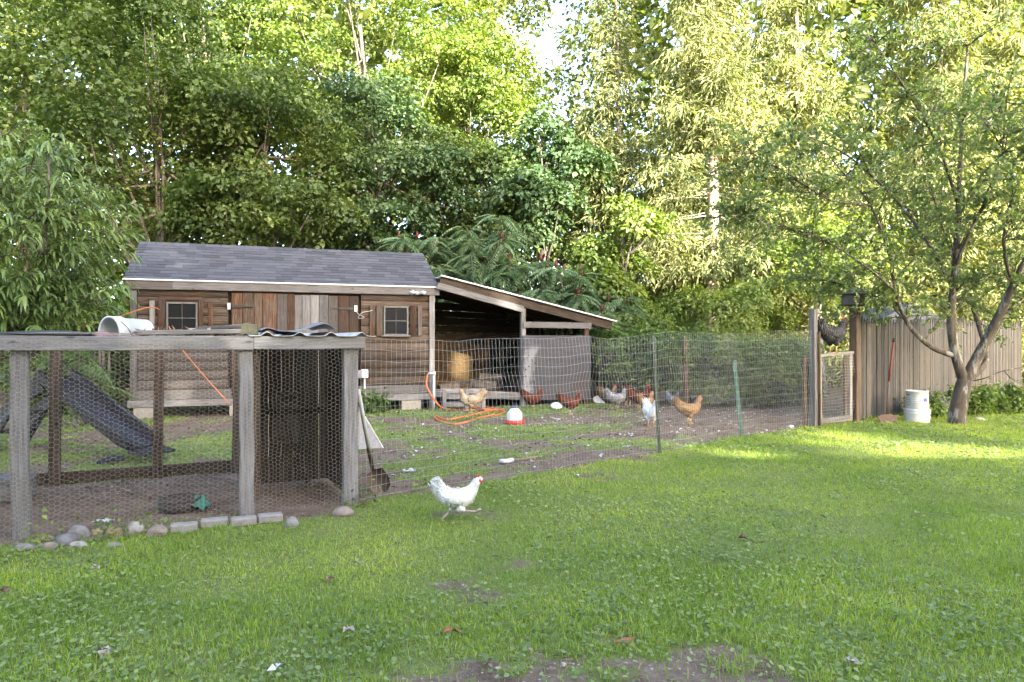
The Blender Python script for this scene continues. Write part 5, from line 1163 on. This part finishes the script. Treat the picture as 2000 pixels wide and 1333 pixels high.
# far wood, one mass; a gap of sky is left in it
rg = np.random.default_rng(77); n = 4600
x = rg.uniform(-44, 44, n); y = rg.uniform(26, 40, n); top = 19 + 4 * vnoise(x, y, 5, 3); px = 1000 + F * x / y
gap = np.exp(-((px - 1075) / 50) ** 2); z = top * rg.uniform(0, 1, n) ** 1.35
ypx = 666 - (z - CAM_H) / y * F; keep = ~((gap > .45) & (ypx < 150) & (rg.uniform(size=n) < .93))
x, y, z = x[keep], y[keep], z[keep]; cen = np.stack([x, y, z + 1], -1); kg = np.abs(1000 + F * x / y - 1075) < 170; near_gap, cen = cen[kg], cen[~kg]
fw = put('distant_wood', leaf_mesh('distant_wood', [sprays(rg, cen, rdir(len(cen), rg) * .6 + np.array([0, -.3, .7]), 28, 1.0, .46, .35, .35, .6, .25), sprays(rg, near_gap, rdir(len(near_gap), rg) * .6 + np.array([0, -.3, .7]), 80, 1.0, .25, .18, .35, .6, .25)], M['leaf_far']))
tag(fw, 'distant wood closing the view behind the nearer trees', 'wood', kind='stuff')

# ------------------------------------------------------------------ sumacs with separate fronds
def frond_mesh(L, np_, w, droop, mat, seed):
    r = random.Random(seed); V = []; Fs = []
    def c(f): return Vector((f * L * (1 - .12 * f), .02 * math.sin(f * 3), -droop * L * f * f + .10 * L * f))
    for i in range(5):
        f = i / 4; V += [tuple(c(f) + Vector((0, -.006, 0))), tuple(c(f) + Vector((0, .006, 0)))]
    Fs += [(2 * i, 2 * i + 2, 2 * i + 3, 2 * i + 1) for i in range(4)]
    for k in range(np_):
        f = .16 + .82 * k / (np_ - 1); l = w * (math.sin(math.pi * (.18 + .72 * f)) ** .7); t = (c(min(1, f + .02)) - c(f - .02)).normalized()
        for sg in (-1, 1):
            d = (t * .45 + Vector((0, sg, 0)) * .9 - Z * .30 + Vector((0, 0, r.uniform(-.12, .12)))).normalized(); p = c(f); s_ = d.cross(Z).normalized() * l * .16; b = len(V); m_ = p + d * l * .4
            V += [tuple(p), tuple(m_ + s_ - Z * .004), tuple(p + d * l - Z * l * .18), tuple(m_ - s_ - Z * .004)]; Fs += [(b, b + 1, b + 2), (b, b + 2, b + 3)]
    b = len(V); p = c(1); V += [tuple(p), tuple(p + Vector((.04, .012, -.02))), tuple(p + Vector((.11, 0, -.07))), tuple(p + Vector((.04, -.012, -.02)))]; Fs += [(b, b + 1, b + 2), (b, b + 2, b + 3)]
    me = bpy.data.meshes.new('frond'); me.from_pydata(V, [], Fs); me.materials.append(mat); me.update(); return me
FM = [frond_mesh(.85, 11, .22, .5 + .13 * v, M['frond'], v) for v in range(4)]; FML = [frond_mesh(.75, 10, .19, .45 + .12 * v, M['frond_light'], 9 + v) for v in range(3)]
fruit_me = MB().lathe([(.001, 0), (.03, .02), (.042, .06), (.035, .12), (.018, .17), (.001, .20)], 8).mesh('fruit_cone', M['sumac_fruit'], True)
def sumac(label, base, tips, seed, meshes=FM, nf=12, fs=.84, fruit=.35, group='sumacs behind the lean-to'):
    r = random.Random(seed); b = Vector((base[0], base[1], float(zground(base[0], base[1])))); t = thing('sumac', label, 'sumac', b, group); mb = MB()
    rg = np.random.default_rng(seed)
    for (x, y, z) in tips:
        tip = Vector((x, y, z)); limb(mb, b + Vector((r.uniform(-.15, .15), r.uniform(-.1, .1), -.05)), tip, .03, .014, .18, rg, 5, 6)
        a0 = r.uniform(0, 6.28)
        for k in range(nf):
            az = a0 + k * 2.4 + r.uniform(-.2, .2); el = r.uniform(-.35, .55); s = fs * r.uniform(.75, 1.12)
            Mx = T(tip.x, tip.y, tip.z - .05 * (k % 4)) @ Matrix.Rotation(az, 4, 'Z') @ Matrix.Rotation(-el, 4, 'Y') @ Matrix.Rotation(r.uniform(-.3, .3), 4, 'X') @ Matrix.Scale(s, 4)
            put('frond', r.choice(meshes), t, Mx)
        if r.random() < fruit: put('fruit_cone', fruit_me, t, T(tip.x, tip.y, tip.z + .02) @ Matrix.Rotation(r.uniform(-.3, .3), 4, 'X'))
    mb.build('stems', M['bark'], t); return t
def tipset(seed, n, xr, yr, zr):
    r = random.Random(seed); return [(r.uniform(*xr), r.uniform(*yr), r.uniform(*zr)) for _ in range(n)]
sumac('tall sumac with the highest red seed cones behind the lean-to', (-.7, 17.8), tipset(1, 13, (-1.4, .1), (17.4, 18.2), (3.4, 4.7)), 301)
sumac('sumac with long drooping fronds above the lean-to roof top', (-.1, 17.6), tipset(2, 17, (-.8, .9), (17.2, 17.8), (2.6, 3.7)), 302)
sumac('sumac just behind the right end of the shed roof', (-2.6, 17.8), tipset(3, 13, (-3.2, -1.7), (17.4, 18.2), (3.2, 4.2)), 303, fruit=.6)
sumac('sumac over the middle of the lean-to roof', (1.2, 17.5), tipset(4, 16, (.4, 1.9), (17.1, 17.7), (2.3, 3.3)), 304)
sumac('bluish sumac low behind the right end of the lean-to roof', (2.2, 17.1), tipset(5, 13, (1.6, 2.9), (16.6, 17.3), (1.5, 2.6)), 305)
sumac('sumac filling in between the shed roof and the oak', (-1.4, 18.4), tipset(6, 12, (-2.3, -.4), (18.0, 18.7), (2.5, 3.6)), 306, fruit=.5)
sumac('pale sumac sapling by the front corner of the lean-to right post', (2.2, 15.7), tipset(7, 4, (1.9, 2.7), (15.5, 15.9), (1.3, 2.1)), 307, FML, 8, .8, 0)
sumac('light green sapling reaching over the left end of the shed roof', (-7.15, 11.7), [(-7.1, 11.7, 2.5), (-6.95, 11.6, 2.15), (-7.3, 11.8, 1.75), (-7.2, 11.5, 2.9)], 308, FML, 8, .85, 0, 'saplings beside the shed')
sumac('ferny sapling low at the left front corner of the shed', (-6.9, 11.2), [(-7.0, 11.1, 1.15), (-6.7, 11.0, .8), (-7.3, 11.2, .9), (-7.4, 11.3, 1.4)], 309, FML, 9, .85, 0, 'saplings beside the shed')

# ------------------------------------------------------------------ peach tree (left)
def curved_leaves(P, D, L, W, rg, sag):
    """long leaves that leave the twig along D and curl down: 3 segments"""
    n = len(P); D = D / np.linalg.norm(D, axis=1, keepdims=True); S = np.cross(D, np.array([0, 0, 1.]) + rg.normal(size=(n, 3)) * .35); S /= (np.linalg.norm(S, axis=1, keepdims=True) + 1e-9)
    L = L[:, None]; W = W[:, None]; sag = sag[:, None]; rows = []
    for f, w in ((0, .25), (.33, 1.0), (.68, .8)):
        c = P + D * L * f; c[:, 2] -= (sag * L * f * f)[:, 0]; rows += [c - S * W * w / 2, c + S * W * w / 2]
    c = P + D * L * .9; c[:, 2] -= (sag * L)[:, 0]; rows.append(c)
    V = np.stack(rows, 1).reshape(-1, 3); b = np.arange(n)[:, None] * 7
    tri = [(0, 1, 3), (0, 3, 2), (2, 3, 5), (2, 5, 4), (4, 5, 6)]
    return V, np.concatenate([b + np.array([q]) for q in tri])
rg = np.random.default_rng(41); pt_ = thing('peach_tree', 'peach tree with long drooping leaves at the left edge', 'tree', (-6.85, 9.0, 0)); mb = MB()
trunk = limb(mb, (-6.85, 9.0, -.05), (-6.9, 9.0, 1.9), .09, .06, .06, rg, 4, 8); Pl = []; Dl = []
tw = []
for k in range(16):
    az = rg.uniform(0, 6.28); c0 = Vector((-6.87, 9.0, rg.uniform(.7, 1.9))); e = Vector((-6.95 + 1.5 * math.cos(az) * rg.uniform(.5, 1), 8.95 + 1.2 * math.sin(az), rg.uniform(1.5, 4.0)))
    p = limb(mb, c0, e, .04, .012, .15, rg, 6, 6); tw += [(p[i], (p[i] - Vector((-6.9, 9, p[i].z - .6)))) for i in range(2, 7) for _ in range(4)]
for k in range(950):
    d = rdir(1, rg)[0] * rg.uniform(.6, 1.06); p = Vector((-6.95 + 1.5 * d[0], 8.95 + 1.1 * d[1], 2.6 + 1.45 * d[2])); 
    if p.z > 1.0: tw.append((p, Vector((d[0], d[1], .5))))
for p, d in tw:
    d = (Vector(d).normalized() + Vector(rg.normal(size=3)) * .35); d.z = abs(d.z) * .5 + .15; d.normalize(); l = rg.uniform(.3, .6); pts = [p + d * l * f - Z * (.22 * l * f * f) for f in (0, .5, 1)]
    mb.tube(pts, [.007, .005, .002], 4)
    for q in range(14):
        f = q / 13; c = p + d * l * f - Z * (.22 * l * f * f); a = rg.uniform(0, 6.28); side = d.orthogonal().normalized(); side = Matrix.Rotation(a, 3, d) @ side
        Pl.append(tuple(c)); Dl.append(tuple(d * (.35 + .5 * f) + side * .8 + Z * .15))
n = len(Pl); V, Fc = curved_leaves(np.array(Pl), np.array(Dl), rg.uniform(.12, .19, n), rg.uniform(.03, .044, n), rg, rg.uniform(.45, .95, n))
put('crown', mesh_np('crown', V, Fc, M['leaf_peach'], True), pt_); mb.build('trunk', M['bark'], pt_, smooth=True)

# ------------------------------------------------------------------ apple tree (right)
rg = np.random.default_rng(52); ap = thing('apple_tree', 'open-crowned apple tree with forked lichen-marked trunk at right', 'tree', G(gp(1870, 822))); mb = MB(); D0 = 11.6
ab = G(gp(1868, 826)); q = lambda x, y, dd=0: at(x, y, D0 + dd)
def run(pts, r0, r1, sides=8):
    P = curve_pts(pts, 4); mb.tube(P, [r0 + (r1 - r0) * i / (len(P) - 1) for i in range(len(P))], sides); return P
fork = q(1884, 742)
ab = Vector((fork.x - .13, D0, float(zground(fork.x, D0))))
tr = run([ab - Z * .08, ab + Vector((.02, 0, .25)), fork], .155, .115, 12)
limbs = [run([fork - Z * .06, q(1866, 690), q(1858, 620), q(1866, 520, .1), q(1872, 400, .2), q(1880, 240, .3), q(1890, 90, .3)], .09, .02),
         run([q(1862, 694), q(1820, 678), q(1775, 635, -.1), q(1748, 568, -.2), q(1738, 500, -.3), q(1700, 400, -.5), q(1640, 330, -.8)], .05, .012),
         run([fork - Z * .06, q(1908, 700), q(1940, 640, -.1), q(1978, 560, -.3), q(2040, 430, -.5), q(2100, 250, -.6), q(2120, 80, -.6)], .105, .02),
         run([q(1945, 632), q(1990, 590, .3), q(2080, 520, .6), q(2180, 400, 1.0)], .05, .015),
         run([fork, q(1915, 720, .3), q(1925, 690, .5), q(1900, 600, 1.0), q(1850, 470, 1.4), q(1800, 300, 1.6)], .07, .015),
         run([q(1866, 520, .1), q(1900, 440, -.3), q(1950, 340, -.6), q(1965, 200, -.8)], .035, .01),
         run([q(1860, 560), q(1810, 470, .4), q(1740, 380, .7), q(1650, 300, .9), q(1560, 260, 1.0)], .035, .008),
         run([q(1748, 568, -.2), q(1690, 520, -.5), q(1610, 470, -.8), q(1510, 440, -1.0), q(1440, 415, -1.1)], .025, .006),
         run([q(1872, 400, .2), q(1830, 280, -.4), q(1760, 160, -.8), q(1700, 70, -1.0)], .03, .008),
         run([q(1700, 400, -.5), q(1620, 390, -1.0), q(1540, 340, -1.3), q(1470, 300, -1.4)], .018, .005),
         run([q(1978, 560, -.3), q(1960, 470, -.9), q(1980, 350, -1.3), q(1940, 260, -1.5)], .03, .008),
         run([q(1775, 635, -.1), q(1740, 600, .4), q(1660, 560, .6), q(1560, 540, .8)], .018, .005),
         run([q(1895, 745), q(1925, 738, -.2), q(1960, 724, -.3), q(2030, 712, -.4)], .012, .005, 5),
         run([q(1960, 724, -.3), q(1985, 745, -.5), q(2030, 760, -.6)], .008, .003, 5)]
Pl = []; Dl = []; Nl = []
for li, Lm in enumerate(limbs[:12]):
    n = len(Lm); cnt = (44, 36, 44, 28, 36, 34, 42, 36, 38, 32, 32, 30)[li]
    for k in range(cnt):
        i = int(n * (.30 + .69 * rg.uniform())); i = min(i, n - 1); p0 = Lm[i]
        if p0.z < 1.75: continue
        tn = (Lm[min(i + 1, n - 1)] - Lm[max(i - 1, 0)]).normalized(); d = (tn * .5 + Vector(rg.normal(size=3)) * .8); d.z = d.z * .6 + .12; d.normalize(); l = rg.uniform(.45, 1.15)
        P = [p0 + d * l * f + Z * (.12 * l * f - .28 * l * f * f) for f in (0, .33, .66, 1)]; mb.tube(P, [.010, .008, .005, .003], 4)
        for s_ in range(6):
            f = .2 + .8 * s_ / 5; pp = P[0].lerp(P[-1], f) + Z * (.28 * l * f * (1 - f)); d2 = (d * .5 + Vector(rg.normal(size=3)) * .7).normalized(); l2 = rg.uniform(.12, .34); mb.tube([pp, pp + d2 * l2], [.004, .002], 3)
            for w in range(8):
                g = w / 7; Pl.append(tuple(pp + d2 * l2 * g)); v = rg.normal(size=3) * .7 + np.array(d2) * .6; v[2] -= .12; Dl.append(v); Nl.append(rg.normal(size=3) * .6 + np.array([0, 0, .8]))
n = len(Pl); V, Fc = leaves_np(np.array(Pl), np.array(Nl), np.array(Dl), rg.uniform(.065, .105, n), rg.uniform(.038, .058, n), .18, .15)
put('crown', mesh_np('crown', V, Fc, M['leaf_apple']), ap); mb.build('trunk', M['apple_bark'], ap, smooth=True)
for x, y, rz, lab in ((8.75, 12.9, .32, 'weedy plant at the base of the picket fence behind the trunk'), (9.6, 13.2, .28, 'low leafy weeds along the picket fence at right edge'), (7.75, 12.6, .2, 'small weeds between the buckets and the apple trunk')):
    shrub('weed_clump', lab, (x, y), (.5, .25, rz), 60, 26, .07, .045, 'leaf_bush', int(x * 10), .14, 'weeds at the picket fence', 'weeds')
for x, y, r_, lab in ((285, 1040, .10, 'grassy weed between the egg-shaped stone and the pink stone'), (205, 1056, .12, 'leafy weed growing over the tan stones by the pen'), (70, 1070, .10, 'small weed at the foot of the left pen post'), (705, 985, .14, 'weed tuft at the foot of the pen corner post')):
    p = gp(x, y); shrub('weed_clump', lab, (p.x, p.y), (r_ * 1.1, r_ * .8, r_ * .35), 16, 10, .032, .024, 'leaf_bright', x, .05, 'weeds along the pen front', 'weeds')
for x, y, lab in ((770, 792, 'leafy weed under the shed front left of the standpipe'), (735, 800, 'leafy weed at the foot of the conduit')):
    p = gp(x, y + 6); shrub('weed_clump', lab, (p.x, p.y), (.35, .2, .16), 40, 22, .07, .05, 'leaf_bush', x, .11, 'weeds under the shed', 'weeds')

# ------------------------------------------------------------------ lawn grass, clover and yard litter
rg = np.random.default_rng(63)
def scatter(dens, dmin, dmax, rg):
    """points over the seen ground between two distances, margin for side steps"""
    area = .75 * 1.35 * (dmax ** 2 - dmin ** 2) ; n = int(area * dens)
    d = np.sqrt(rg.uniform(dmin ** 2, dmax ** 2, n)); k = rg.uniform(-1.02, 1.02, n); return d * k, d
gV = []; gF = []; gb = 0
for dens, d0, d1, hgt, wid, seg in ((7600, 2.45, 4.2, .038, .0042, 3), (5200, 4.2, 6.5, .038, .0056, 1), (3000, 6.5, 9.5, .04, .0075, 1), (1500, 9.5, 15, .045, .011, 1)):
    x, y = scatter(dens, d0, d1, rg); s = soil(x, y); keep = rg.uniform(size=len(x)) > s * 1.25; x, y = x[keep], y[keep]; n = len(x)
    h = hgt * rg.uniform(.45, 1.35, n) * (.25 + 1.5 * fbm(x, y, .55, 41)); w = wid * rg.uniform(.6, 1.2, n)
    yf = np.interp(x, FENCE_X, FENCE_Y); h *= np.where(y > yf, .6, 1); h *= 1 + 1.3 * np.exp(-((y - yf + .02) / .10) ** 2) * fbm(x, y, .3, 44)
    a = rg.uniform(0, 6.283, n); lean = rg.uniform(.15, .95, n); la = a + rg.normal(size=n) * .7
    P = np.stack([x, y, zground(x, y) - .004], -1); S = np.stack([np.cos(a), np.sin(a), 0 * a], -1) * w[:, None] / 2; Ld = np.stack([-np.sin(la), np.cos(la), 0 * a], -1)
    tip = P + Ld * (h * lean)[:, None] + np.array([0, 0, 1]) * (h * np.sqrt(1 - .6 * lean ** 2))[:, None]
    if seg == 1:
        V = np.stack([P - S, P + S, tip], 1); f = np.arange(n)[:, None] * 3 + np.array([[0, 1, 2]])
    else:
        mid = P + Ld * (h * lean * .32)[:, None] + np.array([0, 0, 1]) * (h * .58)[:, None]
        V = np.stack([P - S, P + S, mid - S * .8, mid + S * .8, tip], 1); b = np.arange(n)[:, None] * 5; f = np.concatenate([b + np.array([[0, 1, 3]]), b + np.array([[0, 3, 2]]), b + np.array([[2, 3, 4]])])
    gV.append(V.reshape(-1, 3)); gF.append(f + gb); gb += V.shape[0] * V.shape[1]
tag(put('lawn_grass', mesh_np('lawn_grass', np.concatenate(gV), np.concatenate(gF), M['grass'])), 'short green lawn grass over the yard', 'grass', kind='stuff')
cV = []; cF = []; cb_ = 0
for dens, d0, d1, r, k in ((1000, 2.45, 4.5, .0092, 6), (520, 4.5, 8, .011, 5), (330, 8, 14.5, .018, 4)):
    x, y = scatter(dens * 3, d0, d1, rg); s = soil(x, y); yf = np.interp(x, FENCE_X, FENCE_Y)
    want = np.clip(sstep(.42, .66, fbm(x, y, 1.1, 51)) * .8 + .12 + .5 * (y > yf), 0, 1) + .35 * sstep(0, .6, 3.9 - y)
    keep = (rg.uniform(size=len(x)) < want / 2.2) & (rg.uniform(size=len(x)) > s * 1.1); x, y = x[keep], y[keep]; n = len(x)
    z = zground(x, y) + rg.uniform(.012, .04, n); c = np.stack([x, y, z], -1); R = r * rg.uniform(.45, 1.45, n)
    nr = rg.normal(size=(n, 3)) * .32 + np.array([0, -.1, 1]); nr /= np.linalg.norm(nr, axis=1, keepdims=True)
    t1 = np.cross(nr, rdir(n, rg)); t1 /= np.linalg.norm(t1, axis=1, keepdims=True); t2 = np.cross(nr, t1)
    V = np.stack([c + (t1 * math.cos(2 * math.pi * j / k) + t2 * math.sin(2 * math.pi * j / k)) * (R * (1.05 if j % 2 else .9))[:, None] for j in range(k)], 1)
    f = np.arange(n)[:, None] * k + np.arange(k)[None]; cV.append((V, k, f))
b = 0; allV = []; pol = []
for V, k, f in cV: allV.append(V.reshape(-1, 3)); pol.append(f + b); b += V.shape[0] * k
tag(put('clover', mesh_np('clover', np.concatenate(allV), pol, M['clover'])), 'low round-leaved clover growing through the lawn', 'clover', kind='stuff')
# scattered litter on bare earth: dry leaves, straw, white feathers
def litter(name, label, n, region, L, W, mat, thr, seed):
    rg = np.random.default_rng(seed); x = rg.uniform(region[0], region[1], n); y = rg.uniform(region[2], region[3], n); k = soil(x, y) > thr; x, y = x[k], y[k]; n = len(x)
    P = np.stack([x, y, zground(x, y) + rg.uniform(.006, .02, n)], -1); d = rdir(n, rg); d[:, 2] *= .25; V, f = leaves_np(P, rdir(n, rg) * .4 + np.array([0, 0, 1]), d, rg.uniform(*L, n), rg.uniform(*W, n), .3, .1)
    tag(put(name, mesh_np(name, V, f, mat)), label, 'litter', kind='stuff')
litter('leaf_litter', 'brown dead leaves scattered over the yard earth', 5200, (-8, 8, 6, 17), (.03, .08), (.015, .04), M['dry'], .35, 1)
litter('front_litter', 'dead leaf bits on the bare earth at the bottom edge', 1100, (-2, 2.2, 2.3, 3.6), (.012, .04), (.006, .02), M['dry'], .3, 2)
litter('pen_litter', 'straw bits on the pen floor', 700, (-5.5, -1.2, 4.6, 7.8), (.01, .035), (.004, .012), M['dry'], .6, 4)
litter('white_litter', 'white feathers and scraps scattered over the chicken yard', 520, (-1.5, 6.2, 7.0, 14.5), (.03, .09), (.02, .05), M['scrap_white'], .3, 3)
rgs = np.random.default_rng(12); n = 4200; x, y = scatter(60, 2.45, 8.5, rgs); n = len(x); P = np.stack([x, y, zground(x, y) + rgs.uniform(.008, .03, n)], -1); d = rdir(n, rgs); d[:, 2] *= .25
V, f = leaves_np(P, rdir(n, rgs) * .4 + np.array([0, 0, 1]), d, rgs.uniform(.025, .08, n), rgs.uniform(.0025, .005, n), .1, .1); tag(put('dry_straw', mesh_np('dry_straw', V, f, M['dry'])), 'dry straw strewn through the lawn', 'straw', kind='stuff')
# single fallen leaves on the lawn
def fallen(label, x, y, s, mat, seed):
    rg = np.random.default_rng(seed); p = G(gp(x, y)) + Z * .032; n = 4; a0 = rg.uniform(0, 6.28); aa = a0 + np.array([0, .55, -.6, 2.9]); d = np.stack([np.cos(aa), np.sin(aa), rg.uniform(-.1, .3, n)], -1)
    V, f = leaves_np(np.repeat(np.array([tuple(p)]), n, 0), np.tile([0, 0, 1.], (n, 1)) + rg.normal(size=(n, 3)) * .3, d, np.full(n, s) * rg.uniform(.6, 1, n), np.full(n, s * .6), .3, .2)
    tag(put('fallen_leaf', mesh_np('fallen_leaf', V, f, mat)), label, 'leaf', 'fallen leaves on the lawn')
brown = simple('brown_dead_leaf', (.12, .06, .04), .8, 0, 20, .4); pale = simple('pale_dead_leaf', (.33, .27, .23), .8, 0, 20, .3); rust = simple('rust_dead_leaf', (.24, .09, .04), .8, 0, 20, .3)
for i, a_ in enumerate([('dark brown leaf clump in the middle of the right lawn', 1452, 1062, .06, brown), ('dark curled leaf on the lawn below the running hen', 645, 1142, .05, brown), ('pale dead leaf at the left on the clover', 186, 1115, .05, pale), ('rust-coloured dead leaf near the bare earth', 882, 1244, .05, rust), ('whitish leaf on the lawn left of the centre bottom', 905, 1158, .035, pale), ('pale torn leaf at the bottom edge left of centre', 540, 1322, .05, M['scrap_white']), ('grey-brown dead leaf left of the bare earth', 680, 1245, .05, pale), ('tan dead leaf flat in the clover at lower right', 1660, 1304, .05, pale), ('brown dead leaf at the left edge of the lawn', 10, 1165, .06, brown), ('pale leaf on the left clover near the bottom edge', 200, 1288, .06, pale)]):
    fallen(*a_, 70 + i)
tag(put('tawny_leaf', MB().prism([(0, 0, 0), (.05, .02, .01), (.09, .0, .02), (.05, -.025, .0)], (0, 0, .004)).mesh('tawny_leaf', rust), None, T(*(G(gp(1200, 1268)) + Z * .02))), 'long tawny leaf on the bare earth at bottom centre', 'leaf')
# pebbles on the bare patch
rg = np.random.default_rng(88); x = rg.uniform(-.9, 1.3, 420); y = rg.uniform(2.6, 3.3, 420); k = soil(x, y) > .55; x, y = x[k], y[k]; Vp = []; Fp = []
ico = MB(); import bmesh
bm = bmesh.new(); bmesh.ops.create_icosphere(bm, subdivisions=1, radius=1); iv = np.array([tuple(v.co) for v in bm.verts]); fi = np.array([[v.index for v in f.verts] for f in bm.faces]); bm.free()
for i in range(len(x)):
    r = rg.uniform(.002, .007) * (2.2 if rg.uniform() < .05 else 1); Vp.append(iv * np.array([r * 1.2, r, r * .7]) * rg.uniform(.8, 1.2, (len(iv), 1)) + np.array([x[i], y[i], float(zground(x[i], y[i])) + r * .3])); Fp.append(fi + i * len(iv))
if len(x): tag(put('pebbles', mesh_np('pebbles', np.concatenate(Vp), np.concatenate(Fp), simple('pebble', (.30, .26, .22), .9, 0, 40, .4))), 'small pebbles in the bare earth at the bottom edge', 'pebbles', kind='stuff')

# ------------------------------------------------------------------ behind the camera: unseen house and tall trees, added to shade the yard
hs = thing('house', 'unseen white house added behind the photographer to shade the lawn', 'house', (4, -6.5, 0))
hw = simple('white_clapboard', (.62, .62, .60), .7, 0, 6, .06)
MB().box((3, -7, 1.9), (24, 6.4, 3.8)).build('wall', hw, hs)
MB().prism([(-9.3, -3.4, 3.802), (-9.3, -10.6, 3.802), (-9.3, -7, 6.2)], (24.6, 0, 0)).build('roof', M['felt'], hs)
for x in (-6, -2, 2, 6, 10): MB().box((x, -3.785, 2.0), (1.0, .05, 1.3)).build('window', M['glass'], hs)
rg = np.random.default_rng(5)
def shade_tree(x, y, z0, z1, rx, seed, n=2600, L=.42, lab=''):  # added sun blocker, crown sized by where shade should fall
    rg = np.random.default_rng(seed); t = thing('shade_tree', lab, 'tree', (x, y, 0), 'unseen trees added behind the house for shade'); c = np.array([x, y, (z0 + z1) / 2]); d = rdir(n, rg) * (rg.uniform(0, 1, (n, 1)) ** (1 / 3)); P = c + d * np.array([rx, rx * .7, (z1 - z0) / 2])
    tq = (P[:, 1] + 26) / .8925; qq = P[:, 0] + .5095 * (P[:, 1] + 26); zq = P[:, 2] + .364 * tq      # leaves cut away along the sun's path to throw a patch into the lean-to
    for q0, zz0, ra, rb in ((20.15, 18.85, .46, .34), (20.55, 18.45, .30, .48), (20.38, 17.95, .36, .36)):
        k = ~(((qq - q0) / ra) ** 2 + ((zq - zz0) / rb) ** 2 < 1); P, qq, zq = P[k], qq[k], zq[k]
    n = len(P)
    V, f = leaves_np(P, rdir(n, rg), rdir(n, rg), L * rg.uniform(.7, 1.3, n), L * .75 * rg.uniform(.7, 1.3, n)); put('crown', mesh_np('crown', V, f, M['leaf_maple']), t)
    mb = MB(); limb(mb, (x, y, -.1), (x, y, z1 * .9), .3, .05, .3, rg, 8, 8); mb.build('trunk', M['bark'], t, smooth=True)
for i, (x, z0, z1, rx) in enumerate([(-3, 5, 30, 5.0), (3, 5, 30, 5.0), (8.6, 5, 30, 4.6), (13.2, 8, 29, 4.0), (17.4, 11.0, 29, 3.5), (21.9, 13.9, 27.5, 2.6), (25.4, 14.0, 21.3, 2.8), (30.2, 13.5, 21.3, 3.2), (35.8, 13, 21.3, 3.4)]):
    shade_tree(x, -26 - (i % 2) * 1.0, z0, z1, rx, 400 + i, 7600 if i < 5 else 4200, .45, ['first', 'second', 'third', 'fourth', 'fifth', 'sixth', 'seventh', 'eighth', 'ninth'][i] + ' tree from the left in the unseen row added to shade the yard')
